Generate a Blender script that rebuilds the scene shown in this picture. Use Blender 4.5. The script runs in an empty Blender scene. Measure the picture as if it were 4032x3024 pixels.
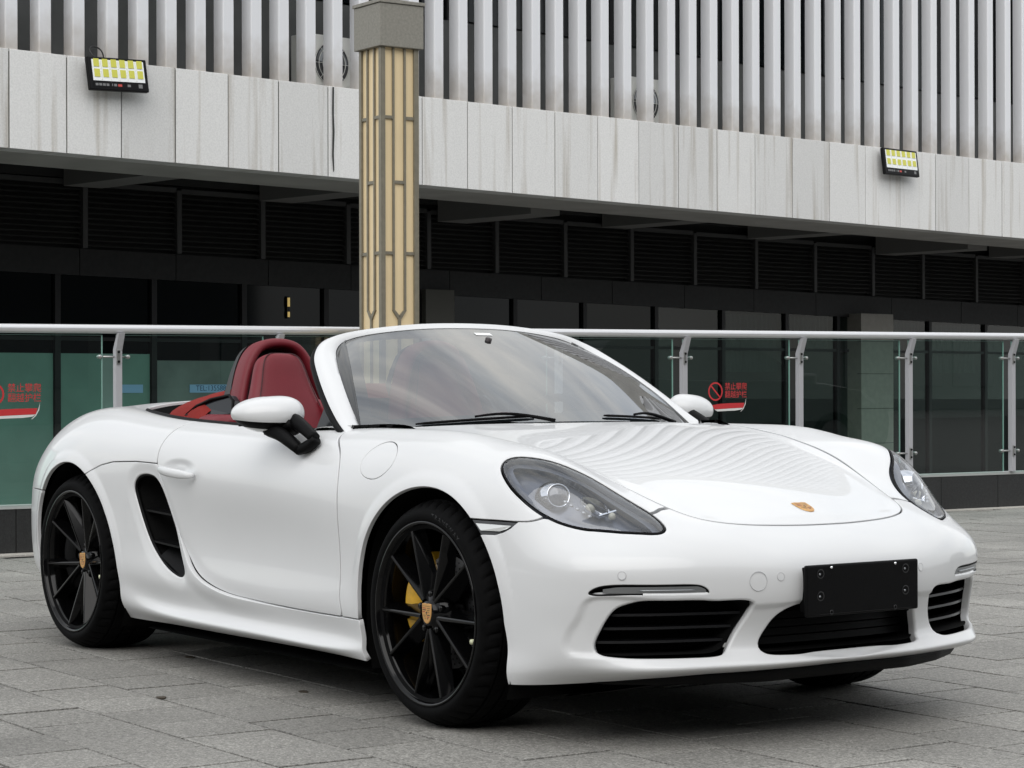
import bpy, bmesh, math, random
import numpy as np
from mathutils import Vector, Matrix
R = math.radians
SC = bpy.context.scene
COL = SC.collection

# ------------------------------------------------------------------ camera
cam_d = bpy.data.cameras.new('camera')
cam_d.sensor_width = 36.0
cam_d.lens = 77.287
cam_d.clip_end = 2000.0
cam_d.clip_start = 0.1
cam = bpy.data.objects.new('camera', cam_d)
COL.objects.link(cam)
def _cam_axes(yaw, pitch, roll):
    f = Vector((math.cos(yaw)*math.cos(pitch), math.sin(yaw)*math.cos(pitch), math.sin(pitch)))
    r = Vector((math.sin(yaw), -math.cos(yaw), 0))
    u = r.cross(f)
    return r*math.cos(roll)+u*math.sin(roll), -r*math.sin(roll)+u*math.cos(roll), f
_r, _u, _f = _cam_axes(R(144.8487), R(0.0921), R(-0.1372))
cam.matrix_world = Matrix(((_r.x, _u.x, -_f.x, 5.4440), (_r.y, _u.y, -_f.y, -4.3833), (_r.z, _u.z, -_f.z, 1.0012), (0, 0, 0, 1)))
SC.camera = cam

# ------------------------------------------------------------------ sky: bright broken overcast
SUN_EL, SUN_AZ = R(40), R(-44)        # azimuth of the sun measured from +X towards +Y
w = bpy.data.worlds.new('World'); SC.world = w; w.use_nodes = True
nt = w.node_tree; nt.nodes.clear()
out = nt.nodes.new('ShaderNodeOutputWorld'); bg = nt.nodes.new('ShaderNodeBackground')
sky = nt.nodes.new('ShaderNodeTexSky'); sky.sky_type = 'NISHITA'; sky.sun_disc = False
sky.sun_elevation = SUN_EL; sky.sun_rotation = math.pi/2 - SUN_AZ
tc = nt.nodes.new('ShaderNodeTexCoord'); mp = nt.nodes.new('ShaderNodeMapping')
mp.inputs['Scale'].default_value = (0.7, 2.2, 2.0); mp.inputs['Rotation'].default_value = (0.2, 0.1, 0.7)
nz = nt.nodes.new('ShaderNodeTexNoise'); nz.inputs['Scale'].default_value = 2.6; nz.inputs['Detail'].default_value = 9; nz.inputs['Roughness'].default_value = 0.55
nz.inputs['Distortion'].default_value = 0.6
rp = nt.nodes.new('ShaderNodeValToRGB')
rp.color_ramp.elements[0].position = 0.30; rp.color_ramp.elements[0].color = (0.50, 0.50, 0.50, 1)
rp.color_ramp.elements[1].position = 0.66; rp.color_ramp.elements[1].color = (1, 1, 1, 1)
cl = nt.nodes.new('ShaderNodeMix'); cl.data_type = 'RGBA'
cl.inputs[7].default_value = (10.6, 10.4, 10.0, 1)      # cloud radiance before the strength factor
nz2 = nt.nodes.new('ShaderNodeTexNoise'); nz2.inputs['Scale'].default_value = 6.0; nz2.inputs['Detail'].default_value = 7
cc = nt.nodes.new('ShaderNodeMix'); cc.data_type = 'RGBA'
cc.inputs[6].default_value = (5.6, 6.4, 7.4, 1); cc.inputs[7].default_value = (13.4, 12.9, 11.9, 1)
L = nt.links.new
L(tc.outputs['Generated'], mp.inputs['Vector']); L(mp.outputs['Vector'], nz.inputs['Vector']); L(mp.outputs['Vector'], nz2.inputs['Vector'])
L(nz.outputs['Fac'], rp.inputs['Fac']); L(rp.outputs['Color'], cl.inputs[0]); L(sky.outputs['Color'], cl.inputs[6])
L(nz2.outputs['Fac'], cc.inputs[0]); L(cc.outputs[2], cl.inputs[7])
L(cl.outputs[2], bg.inputs['Color']); bg.inputs['Strength'].default_value = 0.10; L(bg.outputs['Background'], out.inputs['Surface'])

sun_d = bpy.data.lights.new('sun', 'SUN'); sun_d.energy = 1.3; sun_d.angle = R(70); sun_d.color = (1.0, 0.975, 0.94)
sun = bpy.data.objects.new('sun', sun_d); COL.objects.link(sun)
_d = Vector((math.cos(SUN_EL)*math.cos(SUN_AZ), math.cos(SUN_EL)*math.sin(SUN_AZ), math.sin(SUN_EL)))
sun.rotation_euler = _d.to_track_quat('Z', 'Y').to_euler()
SC.view_settings.view_transform = 'Standard'; SC.view_settings.look = 'None'
SC.view_settings.gamma = 1.0; SC.view_settings.use_curve_mapping = False
SC.view_settings.exposure = 0.55
try:
    SC.cycles.max_bounces = 10; SC.cycles.transparent_max_bounces = 16; SC.cycles.caustics_reflective = False; SC.cycles.caustics_refractive = False
except Exception: pass

# ------------------------------------------------------------------ materials
MATS = {}
def mat(name, col=(.5,.5,.5), rough=.5, metal=0., spec=.5, coat=0., coat_rough=.03, emit=None, emit_s=0., var=0.):
    m = bpy.data.materials.new(name); m.use_nodes = True; MATS[name] = m
    b = m.node_tree.nodes['Principled BSDF']
    b.inputs['Base Color'].default_value = (*col, 1); b.inputs['Roughness'].default_value = rough
    b.inputs['Metallic'].default_value = metal; b.inputs['Specular IOR Level'].default_value = spec
    b.inputs['Coat Weight'].default_value = coat; b.inputs['Coat Roughness'].default_value = coat_rough
    if emit: b.inputs['Emission Color'].default_value = (*emit, 1); b.inputs['Emission Strength'].default_value = emit_s
    return m
def nodes(m):
    t = m.node_tree; return t, t.nodes['Principled BSDF'], t.links.new
def add_noise(m, scale, amt, detail=4, coord='Object', bump=0., bump_scale=None, rough_amt=0., stretch=None):
    """mottle the base colour by +-amt and optionally bump the surface"""
    t, b, L = nodes(m)
    tc = t.nodes.new('ShaderNodeTexCoord'); v = tc.outputs[coord]
    if stretch:
        mp = t.nodes.new('ShaderNodeMapping'); mp.inputs['Scale'].default_value = stretch; L(v, mp.inputs['Vector']); v = mp.outputs['Vector']
    n = t.nodes.new('ShaderNodeTexNoise'); n.inputs['Scale'].default_value = scale; n.inputs['Detail'].default_value = detail; L(v, n.inputs['Vector'])
    c = b.inputs['Base Color'].default_value[:3]
    src = b.inputs['Base Color'].links[0].from_socket if b.inputs['Base Color'].links else None
    mr = t.nodes.new('ShaderNodeMapRange'); mr.inputs['From Min'].default_value = .3; mr.inputs['From Max'].default_value = .7
    mr.inputs['To Min'].default_value = 1-amt; mr.inputs['To Max'].default_value = 1+amt; L(n.outputs['Fac'], mr.inputs['Value'])
    mx = t.nodes.new('ShaderNodeVectorMath'); mx.operation = 'SCALE'
    if src: L(src, mx.inputs[0])
    else: mx.inputs[0].default_value = c
    L(mr.outputs['Result'], mx.inputs['Scale']); L(mx.outputs['Vector'], b.inputs['Base Color'])
    if bump:
        n2 = t.nodes.new('ShaderNodeTexNoise'); n2.inputs['Scale'].default_value = bump_scale or scale; n2.inputs['Detail'].default_value = 3; L(v, n2.inputs['Vector'])
        bp = t.nodes.new('ShaderNodeBump'); bp.inputs['Strength'].default_value = bump; bp.inputs['Distance'].default_value = .004
        L(n2.outputs['Fac'], bp.inputs['Height']); L(bp.outputs['Normal'], b.inputs['Normal'])
    if rough_amt:
        r0 = b.inputs['Roughness'].default_value
        m2 = t.nodes.new('ShaderNodeMapRange'); m2.inputs['To Min'].default_value = r0-rough_amt; m2.inputs['To Max'].default_value = r0+rough_amt
        L(n.outputs['Fac'], m2.inputs['Value']); L(m2.outputs['Result'], b.inputs['Roughness'])
    return m
def glass_mat(name, tint=(1,1,1), ior=1.5, rough=0.0, extra=0.0):
    """thin pane: straight-through transmission plus Fresnel reflection"""
    m = bpy.data.materials.new(name); m.use_nodes = True; MATS[name] = m
    t = m.node_tree; t.nodes.clear(); L = t.links.new
    o = t.nodes.new('ShaderNodeOutputMaterial'); mx = t.nodes.new('ShaderNodeMixShader')
    tr = t.nodes.new('ShaderNodeBsdfTransparent'); tr.inputs['Color'].default_value = (*tint, 1)
    gl = t.nodes.new('ShaderNodeBsdfGlossy'); gl.inputs['Roughness'].default_value = rough
    fr = t.nodes.new('ShaderNodeFresnel'); fr.inputs['IOR'].default_value = ior
    # on a back face the Fresnel node flips the index; a thin pane must not
    geo = t.nodes.new('ShaderNodeNewGeometry'); iv = t.nodes.new('ShaderNodeMix'); iv.data_type = 'FLOAT'
    iv.inputs[2].default_value = ior; iv.inputs[3].default_value = 1.0/ior
    L(geo.outputs['Backfacing'], iv.inputs[0]); L(iv.outputs[0], fr.inputs['IOR'])
    # two faces of the sheet: 2F/(1+F)
    a2 = t.nodes.new('ShaderNodeMath'); a2.operation = 'MULTIPLY'; a2.inputs[1].default_value = 2.0; L(fr.outputs['Fac'], a2.inputs[0])
    a1 = t.nodes.new('ShaderNodeMath'); a1.operation = 'ADD'; a1.inputs[1].default_value = 1.0; L(fr.outputs['Fac'], a1.inputs[0])
    ad = t.nodes.new('ShaderNodeMath'); ad.operation = 'DIVIDE'; ad.use_clamp = True
    L(a2.outputs[0], ad.inputs[0]); L(a1.outputs[0], ad.inputs[1]); L(ad.outputs[0], mx.inputs[0]); L(tr.outputs[0], mx.inputs[1]); L(gl.outputs[0], mx.inputs[2]); L(mx.outputs[0], o.inputs['Surface'])
    return m

# ------------------------------------------------------------------ objects
def link(o, parent=None):
    COL.objects.link(o)
    if parent is not None: o.parent = parent
    return o
def empty(name, label=None, cat=None, group=None, loc=(0,0,0), parent=None, kind=None):
    o = bpy.data.objects.new(name, None); o.location = loc; o.empty_display_size = .1; link(o, parent)
    tag(o, label, cat, group, kind); return o
def tag(o, label=None, cat=None, group=None, kind=None):
    if label: o['label'] = label
    if cat: o['category'] = cat
    if group: o['group'] = group
    if kind: o['kind'] = kind
    return o
def mobj(name, V, F, m, parent=None, normals=None, smooth=False, label=None):
    me = bpy.data.meshes.new(name)
    me.from_pydata([tuple(map(float, v)) for v in V], [], [tuple(int(i) for i in f) for f in F])
    me.materials.append(MATS[m] if isinstance(m, str) else m)
    if normals is not None:
        me.polygons.foreach_set('use_smooth', [True]*len(me.polygons))
        me.normals_split_custom_set_from_vertices([tuple(map(float, n)) for n in normals])
    elif smooth:
        me.polygons.foreach_set('use_smooth', [True]*len(me.polygons))
    me.update()
    o = bpy.data.objects.new(name, me); link(o, parent)
    if label: o['label'] = label
    return o
class MB:
    """collects simple solids, then links them as one mesh object"""
    def __init__(s): s.V = []; s.F = []
    def add(s, V, F):
        k = len(s.V); s.V += [tuple(v) for v in V]; s.F += [tuple(i+k for i in f) for f in F]; return s
    def box(s, lo, hi, M=None):
        x0,y0,z0 = lo; x1,y1,z1 = hi
        V = [(x0,y0,z0),(x1,y0,z0),(x1,y1,z0),(x0,y1,z0),(x0,y0,z1),(x1,y0,z1),(x1,y1,z1),(x0,y1,z1)]
        if M is not None: V = [tuple(M @ Vector(v)) for v in V]
        return s.add(V, [(0,3,2,1),(4,5,6,7),(0,1,5,4),(1,2,6,5),(2,3,7,6),(3,0,4,7)])
    def prism(s, pts, a, b):
        """pts: list of 3D points of one cap (ccw seen from b side); extrude by vector b-a : a,b offsets"""
        n = len(pts); V = [tuple(Vector(p)+Vector(a)) for p in pts]+[tuple(Vector(p)+Vector(b)) for p in pts]
        F = [tuple(range(n-1,-1,-1)), tuple(range(n, 2*n))]+[(i,(i+1)%n,n+(i+1)%n,n+i) for i in range(n)]
        return s.add(V, F)
    def tube(s, P, r, n=8, caps=True, closed=False):
        P = [Vector(p) for p in P]; m = len(P); rr = r if hasattr(r,'__len__') else [r]*m
        up = None; V = []
        for i in range(m):
            if closed: d = P[(i+1)%m]-P[i-1]
            else: d = P[min(i+1,m-1)]-P[max(i-1,0)]
            d.normalize()
            if up is None:
                up = Vector((0,0,1)) if abs(d.z) < .9 else Vector((1,0,0))
            a = d.cross(up)
            if a.length < 1e-6: a = d.cross(Vector((0,1,0)))
            a.normalize(); b = a.cross(d); b.normalize(); up = b
            for k in range(n):
                t = 2*math.pi*k/n; V.append(P[i]+(a*math.cos(t)+b*math.sin(t))*rr[i])
        F = []
        mm = m if closed else m-1
        for i in range(mm):
            j = (i+1) % m
            for k in range(n):
                F.append((i*n+k, i*n+(k+1)%n, j*n+(k+1)%n, j*n+k))
        if caps and not closed: F += [tuple(range(n-1,-1,-1)), tuple(range((m-1)*n, m*n))]
        return s.add(V, F)
    def lathe(s, prof, n=48, axis='y', c=(0,0,0), closed=False):
        """prof: list of (radius, along)"""
        V = []; m = len(prof)
        for r, a in prof:
            for k in range(n):
                t = 2*math.pi*k/n; p, q = r*math.cos(t), r*math.sin(t)
                if axis == 'y': V.append((c[0]+p, c[1]+a, c[2]+q))
                elif axis == 'x': V.append((c[0]+a, c[1]+p, c[2]+q))
                else: V.append((c[0]+p, c[1]+q, c[2]+a))
        F = []
        for i in range(m if closed else m-1):
            j = (i+1) % m
            for k in range(n):
                f = (i*n+k, i*n+(k+1)%n, j*n+(k+1)%n, j*n+k)
                F.append(f if axis != 'y' else f[::-1])
        return s.add(V, F)
    def build(s, name, m, parent=None, smooth=False, bevel=0., label=None, seg=2, auto=None):
        o = mobj(name, s.V, s.F, m, parent, smooth=smooth, label=label)
        if bevel:
            md = o.modifiers.new('bevel', 'BEVEL'); md.width = bevel; md.segments = seg; md.limit_method = 'ANGLE'; md.angle_limit = R(35)
        if auto:
            me = o.data; me.polygons.foreach_set('use_smooth', [True]*len(me.polygons)); me.set_sharp_from_angle(angle=R(auto))
        return o
def children(o): return [c for c in o.children]
def copy_tree(o, parent=None):
    c = o.copy(); COL.objects.link(c); c.parent = parent
    for ch in children(o): copy_tree(ch, c)
    return c

# ------------------------------------------------------------------ smooth surface patch from a net of control points
def spline_mat(t, q):
    """natural cubic spline on knots t, evaluated at q -> weight matrix (len(q), len(t))"""
    n = len(t); h = np.diff(t); A = np.zeros((n, n)); B = np.zeros((n, n))
    A[0,0] = A[-1,-1] = 1
    for i in range(1, n-1):
        A[i,i-1] = h[i-1]; A[i,i] = 2*(h[i-1]+h[i]); A[i,i+1] = h[i]
        B[i,i-1] = 6/h[i-1]; B[i,i] = -6/h[i-1]-6/h[i]; B[i,i+1] = 6/h[i]
    M = np.linalg.solve(A, B); W = np.zeros((len(q), n))
    k = np.clip(np.searchsorted(t, q, side='right')-1, 0, n-2)
    for r, (x, i) in enumerate(zip(q, k)):
        a = (t[i+1]-x)/h[i]; b = 1-a
        W[r,i] += a; W[r,i+1] += b
        W[r] += ((a**3-a)*M[i]+(b**3-b)*M[i+1])*h[i]**2/6
    return W
def pl(x, xs, ys): return np.interp(x, xs, ys)
def smooth_curve(P, n, closed=False):
    P = np.asarray(P, float)
    if closed: P = np.vstack([P[-3:], P, P[:4]])
    t = np.concatenate([[0], np.cumsum(np.sqrt(np.linalg.norm(np.diff(P, axis=0), axis=1))+1e-9)])
    if closed: q = np.linspace(t[3], t[-4], n+1)[:-1]
    else: q = np.linspace(0, t[-1], n)
    return spline_mat(t, q) @ P
def sdf_poly(P, poly):
    """signed distance of points P (n,2) to closed polygon; positive inside"""
    P = np.asarray(P, float); poly = np.asarray(poly, float); n = len(poly)
    d2 = np.full(len(P), 1e9); ins = np.zeros(len(P), bool)
    for i in range(n):
        a = poly[i]; b = poly[(i+1) % n]; e = b-a
        w_ = P-a; t = np.clip((w_@e)/(e@e+1e-18), 0, 1)
        dd = w_-t[:,None]*e; d2 = np.minimum(d2, (dd*dd).sum(1))
        c = ((a[1] > P[:,1]) != (b[1] > P[:,1]))
        with np.errstate(divide='ignore', invalid='ignore'):
            xx = e[0]*(P[:,1]-a[1])/(e[1] if e[1] != 0 else 1e-18)+a[0]
        ins ^= c & (P[:,0] < xx)
    d = np.sqrt(d2); return np.where(ins, d, -d)
class Surf:
    """triangle/quad soup with smooth vertex normals; can be clipped by scalar fields"""
    def __init__(s, V, N, F): s.V = np.asarray(V, float); s.N = np.asarray(N, float); s.F = [tuple(f) for f in F]
    def clip(s, f, keep_pos=True):
        f = np.asarray(f, float).copy()
        if not keep_pos: f = -f
        f[np.abs(f) < 1e-5] = 1e-5
        pos = f > 0
        V = list(s.V); N = list(s.N); out = []; cache = {}
        def cut(i, j):
            k = (i, j) if i < j else (j, i)
            if k not in cache:
                a, b = k; t = f[a]/(f[a]-f[b])
                t = min(max(t, .002), .998)
                V.append(s.V[a]+t*(s.V[b]-s.V[a])); n = s.N[a]+t*(s.N[b]-s.N[a]); N.append(n/np.linalg.norm(n)); cache[k] = len(V)-1
            return cache[k]
        for F in s.F:
            c = sum(pos[i] for i in F)
            if c == len(F): out.append(F); continue
            if c == 0: continue
            g = []
            for a in range(len(F)):
                i, j = F[a], F[(a+1) % len(F)]
                if pos[i]: g.append(i)
                if pos[i] != pos[j]: g.append(cut(i, j))
            if len(g) >= 3: out.append(tuple(g))
        return Surf(np.array(V), np.array(N), out).compact()
    def compact(s):
        used = np.zeros(len(s.V), bool)
        for F in s.F:
            for i in F: used[i] = True
        m = np.cumsum(used)-1
        return Surf(s.V[used], s.N[used], [tuple(int(m[i]) for i in F) for F in s.F])
    def boundary(s):
        cnt = {}
        for F in s.F:
            for a in range(len(F)):
                i, j = F[a], F[(a+1) % len(F)]
                k = (i, j) if i < j else (j, i)
                cnt.setdefault(k, []).append((i, j))
        return [v[0] for v in cnt.values() if len(v) == 1]
    def rolled(s, r=.0025, depth=.012, steps=3, skip=None, inward=None):
        """roll every free edge over with radius r and run a flange inwards; skip(V)->bool mask leaves edges flat"""
        E = s.boundary()
        if skip is not None:
            mk = skip(s.V); E = [(i, j) for i, j in E if not (mk[i] and mk[j])]
        if not E: return s
        T = np.zeros_like(s.V)
        for i, j in E:
            e = s.V[j]-s.V[i]
            T[i] += np.cross(e, s.N[i]); T[j] += np.cross(e, s.N[j])
        ids = sorted({i for e in E for i in e}); m = {v: k for k, v in enumerate(ids)}
        ids = np.array(ids); P = s.V[ids]; N = s.N[ids]; T = T[ids]
        # smooth outward direction along the loop
        T /= (np.linalg.norm(T, axis=1, keepdims=True)+1e-12)
        nb = [[] for _ in ids]
        for i, j in E: nb[m[i]].append(m[j]); nb[m[j]].append(m[i])
        for _ in range(3):
            T2 = T.copy()
            for k, q in enumerate(nb):
                for a in q: T2[k] += T[a]
            T = T2/(np.linalg.norm(T2, axis=1, keepdims=True)+1e-12)
        V = [s.V]; NN = [s.N]; F = list(s.F); base = len(s.V); prev = {v: int(v) for v in ids}; rows = []
        cfg = [(r*math.sin(math.pi/2*k/steps), -r*(1-math.cos(math.pi/2*k/steps)), math.pi/2*k/steps) for k in range(1, steps+1)]
        cfg.append((r, -r-depth, math.pi/2))
        for (a, b, th) in cfg:
            Q = P+T*a+N*b
            V.append(Q); NN.append(N*math.cos(th)+T*math.sin(th))
            cur = {int(v): base+m[int(v)] for v in ids}; base += len(ids)
            for i, j in E: F.append((prev[j], prev[i], cur[i], cur[j]))
            prev = cur
        return Surf(np.vstack(V), np.vstack(NN), F)
    def mirror(s):
        f = np.array([1, -1, 1.]); return Surf(s.V*f, s.N*f, [F[::-1] for F in s.F])
    def join(s, o):
        k = len(s.V); return Surf(np.vstack([s.V, o.V]), np.vstack([s.N, o.N]), s.F+[tuple(i+k for i in F) for F in o.F])
    def weld(s, o):
        k = len(s.V); key = {}; mp_ = []
        V = np.vstack([s.V, o.V]); N = np.vstack([s.N, o.N])
        for i, v in enumerate(V):
            q = (round(v[0]*2e4), round(v[1]*2e4), round(v[2]*2e4)); mp_.append(key.setdefault(q, i))
        F = [tuple(mp_[i] for i in f) for f in s.F]+[tuple(mp_[i+k] for i in f) for f in o.F]
        G_ = []
        for f in F:
            g = [a for n_, a in enumerate(f) if a != f[n_-1]]
            if len(set(g)) == len(g) and len(g) > 2: G_.append(tuple(g))
        return Surf(V, N, G_).compact()
    def offset(s, d): return Surf(s.V+s.N*d, s.N, s.F)
    def flip(s): return Surf(s.V, -s.N, [F[::-1] for F in s.F])
    def obj(s, name, m, parent=None, label=None): return mobj(name, s.V, s.F, m, parent, normals=s.N, label=label)
def grid_normals(G):
    du = np.gradient(G, axis=0); dv = np.gradient(G, axis=1); n = np.cross(du, dv)
    return n/(np.linalg.norm(n, axis=2, keepdims=True)+1e-12)

def text_mesh(body, size, spacing=1.0):
    cu = bpy.data.curves.new('lettering', 'FONT'); cu.body = body; cu.size = size; cu.align_x = 'CENTER'; cu.align_y = 'CENTER'; cu.space_character = spacing; cu.resolution_u = 3
    o = bpy.data.objects.new('lettering', cu); COL.objects.link(o)
    dg = bpy.context.evaluated_depsgraph_get(); me = o.evaluated_get(dg).to_mesh()
    Vv = [tuple(v.co) for v in me.vertices]; Ff = [tuple(p.vertices) for p in me.polygons]
    o.evaluated_get(dg).to_mesh_clear(); bpy.data.objects.remove(o); bpy.data.curves.remove(cu); return Vv, Ff

# ------------------------------------------------------------------ setting: materials
def granite(name, base, speck=.35, rand=.06, stain=.10, rough=.62):
    m = mat(name, base, rough, spec=.35); t, b, L = nodes(m)
    geo = t.nodes.new('ShaderNodeNewGeometry'); oi = t.nodes.new('ShaderNodeObjectInfo')
    n1 = t.nodes.new('ShaderNodeTexNoise'); n1.inputs['Scale'].default_value = 130; n1.inputs['Detail'].default_value = 2; n1.inputs['Roughness'].default_value = .8
    n2 = t.nodes.new('ShaderNodeTexNoise'); n2.inputs['Scale'].default_value = 1.1; n2.inputs['Detail'].default_value = 6
    n3 = t.nodes.new('ShaderNodeTexNoise'); n3.inputs['Scale'].default_value = 48; n3.inputs['Detail'].default_value = 3
    for n in (n1, n2, n3): L(geo.outputs['Position'], n.inputs['Vector'])
    def rng(src, lo, hi, f0=.3, f1=.7):
        r = t.nodes.new('ShaderNodeMapRange'); r.inputs['From Min'].default_value = f0; r.inputs['From Max'].default_value = f1
        r.inputs['To Min'].default_value = lo; r.inputs['To Max'].default_value = hi; L(src, r.inputs['Value']); return r.outputs['Result']
    def mul(a, b_): k = t.nodes.new('ShaderNodeMath'); k.operation = 'MULTIPLY'; L(a, k.inputs[0]); L(b_, k.inputs[1]); return k.outputs[0]
    rs = t.nodes.new('ShaderNodeMath'); rs.operation = 'ADD'; L(geo.outputs['Random Per Island'], rs.inputs[0]); L(oi.outputs['Random'], rs.inputs[1])
    fr_ = t.nodes.new('ShaderNodeMath'); fr_.operation = 'FRACT'; L(rs.outputs[0], fr_.inputs[0])
    f = mul(mul(mul(rng(n1.outputs['Fac'], 1-speck, 1+speck), rng(n2.outputs['Fac'], 1-stain, 1+stain)), rng(n3.outputs['Fac'], 1-speck*.45, 1+speck*.45)), rng(fr_.outputs[0], 1-rand, 1+rand, 0, 1))
    v = t.nodes.new('ShaderNodeVectorMath'); v.operation = 'SCALE'; v.inputs[0].default_value = base; L(f, v.inputs['Scale']); L(v.outputs['Vector'], b.inputs['Base Color'])
    bp = t.nodes.new('ShaderNodeBump'); bp.inputs['Strength'].default_value = .35; bp.inputs['Distance'].default_value = .002; L(n1.outputs['Fac'], bp.inputs['Height']); L(bp.outputs['Normal'], b.inputs['Normal'])
    return m
granite('paving_granite', (.232,.225,.208), .60, .12, .18)
granite('plinth_granite', (.024,.0245,.0245), .40, .10, .10, .45)
granite('kerb_stone', (.46,.44,.40), .18, .05, .15)
mat('joint_sand', (.010,.010,.009), .95)
mat('ground_far', (.20,.197,.188), .8); add_noise(MATS['ground_far'], 3, .12)
# pale cast-stone fascia with run-off streaks that start at its top edge
def fascia_mat():
    m = mat('fascia_concrete', (.725,.72,.705), .8, spec=.25); t, b, L = nodes(m)
    tc = t.nodes.new('ShaderNodeTexCoord'); sx = t.nodes.new('ShaderNodeSeparateXYZ'); geo = t.nodes.new('ShaderNodeNewGeometry'); oi = t.nodes.new('ShaderNodeObjectInfo')
    L(tc.outputs['Object'], sx.inputs[0])
    cb = t.nodes.new('ShaderNodeCombineXYZ'); L(sx.outputs['X'], cb.inputs['X'])
    ms = t.nodes.new('ShaderNodeMath'); ms.operation = 'MULTIPLY'; ms.inputs[1].default_value = .045; L(sx.outputs['Z'], ms.inputs[0]); L(ms.outputs[0], cb.inputs['Z'])
    ad = t.nodes.new('ShaderNodeVectorMath'); L(cb.outputs[0], ad.inputs[0]); L(oi.outputs['Location'], ad.inputs[1])
    n1 = t.nodes.new('ShaderNodeTexNoise'); n1.inputs['Scale'].default_value = 7.5; n1.inputs['Detail'].default_value = 4; n1.inputs['Roughness'].default_value = .55; L(ad.outputs[0], n1.inputs['Vector'])
    rp = t.nodes.new('ShaderNodeValToRGB'); e = rp.color_ramp.elements; e[0].position = .54; e[0].color = (1,1,1,1); e[1].position = .74; e[1].color = (.66,.62,.565,1); L(n1.outputs['Fac'], rp.inputs['Fac'])
    n2 = t.nodes.new('ShaderNodeTexNoise'); n2.inputs['Scale'].default_value = 55; n2.inputs['Detail'].default_value = 3; L(geo.outputs['Position'], n2.inputs['Vector'])
    r2 = t.nodes.new('ShaderNodeMapRange'); r2.inputs['From Min'].default_value = .3; r2.inputs['From Max'].default_value = .7; r2.inputs['To Min'].default_value = .92; r2.inputs['To Max'].default_value = 1.06; L(n2.outputs['Fac'], r2.inputs['Value'])
    r3 = t.nodes.new('ShaderNodeMapRange'); r3.inputs['To Min'].default_value = .90; r3.inputs['To Max'].default_value = 1.06; L(oi.outputs['Random'], r3.inputs['Value'])
    k = t.nodes.new('ShaderNodeMath'); k.operation = 'MULTIPLY'; L(r2.outputs['Result'], k.inputs[0]); L(r3.outputs['Result'], k.inputs[1])
    v = t.nodes.new('ShaderNodeVectorMath'); v.operation = 'MULTIPLY'; v.inputs[0].default_value = (.725,.72,.705); L(rp.outputs['Color'], v.inputs[1])
    v2 = t.nodes.new('ShaderNodeVectorMath'); v2.operation = 'SCALE'; L(v.outputs[0], v2.inputs[0]); L(k.outputs[0], v2.inputs['Scale']); L(v2.outputs[0], b.inputs['Base Color'])
    bp = t.nodes.new('ShaderNodeBump'); bp.inputs['Strength'].default_value = .3; bp.inputs['Distance'].default_value = .006; L(n2.outputs['Fac'], bp.inputs['Height']); L(bp.outputs['Normal'], b.inputs['Normal'])
fascia_mat()
# painted metal fins: dirt collects at their feet
def fin_mat():
    m = mat('fin_paint', (.86,.865,.88), .45, spec=.4); t, b, L = nodes(m)
    tc = t.nodes.new('ShaderNodeTexCoord'); sx = t.nodes.new('ShaderNodeSeparateXYZ'); L(tc.outputs['Object'], sx.inputs[0]); oi = t.nodes.new('ShaderNodeObjectInfo')
    n = t.nodes.new('ShaderNodeTexNoise'); n.inputs['Scale'].default_value = 6; n.inputs['Detail'].default_value = 4
    ad = t.nodes.new('ShaderNodeVectorMath'); L(tc.outputs['Object'], ad.inputs[0]); L(oi.outputs['Location'], ad.inputs[1]); L(ad.outputs[0], n.inputs['Vector'])
    a = t.nodes.new('ShaderNodeMath'); a.operation = 'MULTIPLY_ADD'; a.inputs[1].default_value = .5; L(n.outputs['Fac'], a.inputs[0]); L(sx.outputs['Z'], a.inputs[2])
    r = t.nodes.new('ShaderNodeMapRange'); r.inputs['From Min'].default_value = .25; r.inputs['From Max'].default_value = .75; L(a.outputs[0], r.inputs['Value'])
    mx = t.nodes.new('ShaderNodeMix'); mx.data_type = 'RGBA'; mx.inputs[6].default_value = (.50,.47,.44,1); mx.inputs[7].default_value = (.74,.745,.765,1); L(r.outputs['Result'], mx.inputs[0]); L(mx.outputs[2], b.inputs['Base Color'])
fin_mat()
mat('grey_metal', (.30,.31,.32), .32, metal=.9)
mat('wall_dark', (.105,.108,.106), .8); add_noise(MATS['wall_dark'], 2.0, .18)
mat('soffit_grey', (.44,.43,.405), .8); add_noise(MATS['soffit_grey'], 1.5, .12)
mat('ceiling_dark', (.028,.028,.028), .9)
mat('beam_grey', (.20,.196,.188), .85)
mat('louvre_dark', (.045,.044,.043), .6); mat('louvre_frame', (.055,.055,.055), .6)
mat('band_stone', (.026,.026,.0265), .6, spec=.2); add_noise(MATS['band_stone'], 14, .15)
mat('mullion', (.014,.014,.015), .5, spec=.2)
mat('window_dark', (.002,.0035,.0042), .05, spec=.12)
mat('window_upper', (.005,.007,.008), .06, spec=.25)
glass_mat('shop_glass', (.42,.50,.50), 1.22); mat('curtain', (.065,.07,.068), .9)
mat('teal_film', (.150,.275,.232), .55); add_noise(MATS['teal_film'], 1.6, .15)
mat('grey_film', (.150,.185,.172), .5); add_noise(MATS['grey_film'], 2.1, .25)
mat('column_beige', (.25,.24,.215), .7); add_noise(MATS['column_beige'], 9, .08)
mat('pier_olive', (.085,.083,.072), .75)
mat('steel_satin', (.42,.42,.41), .32, metal=1.)
mat('rail_painted', (.70,.70,.71), .28, metal=.55, spec=.6)
mat('post_painted', (.44,.44,.46), .45, metal=.2)
mat('channel_grey', (.42,.43,.42), .55)
glass_mat('rail_glass', (.60,.84,.76), 1.50)
mat('glass_edge', (.22,.36,.32), .25)
mat('sticker_red', (.52,.025,.03), .5); mat('sticker_white', (.68,.68,.66), .5)
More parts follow.
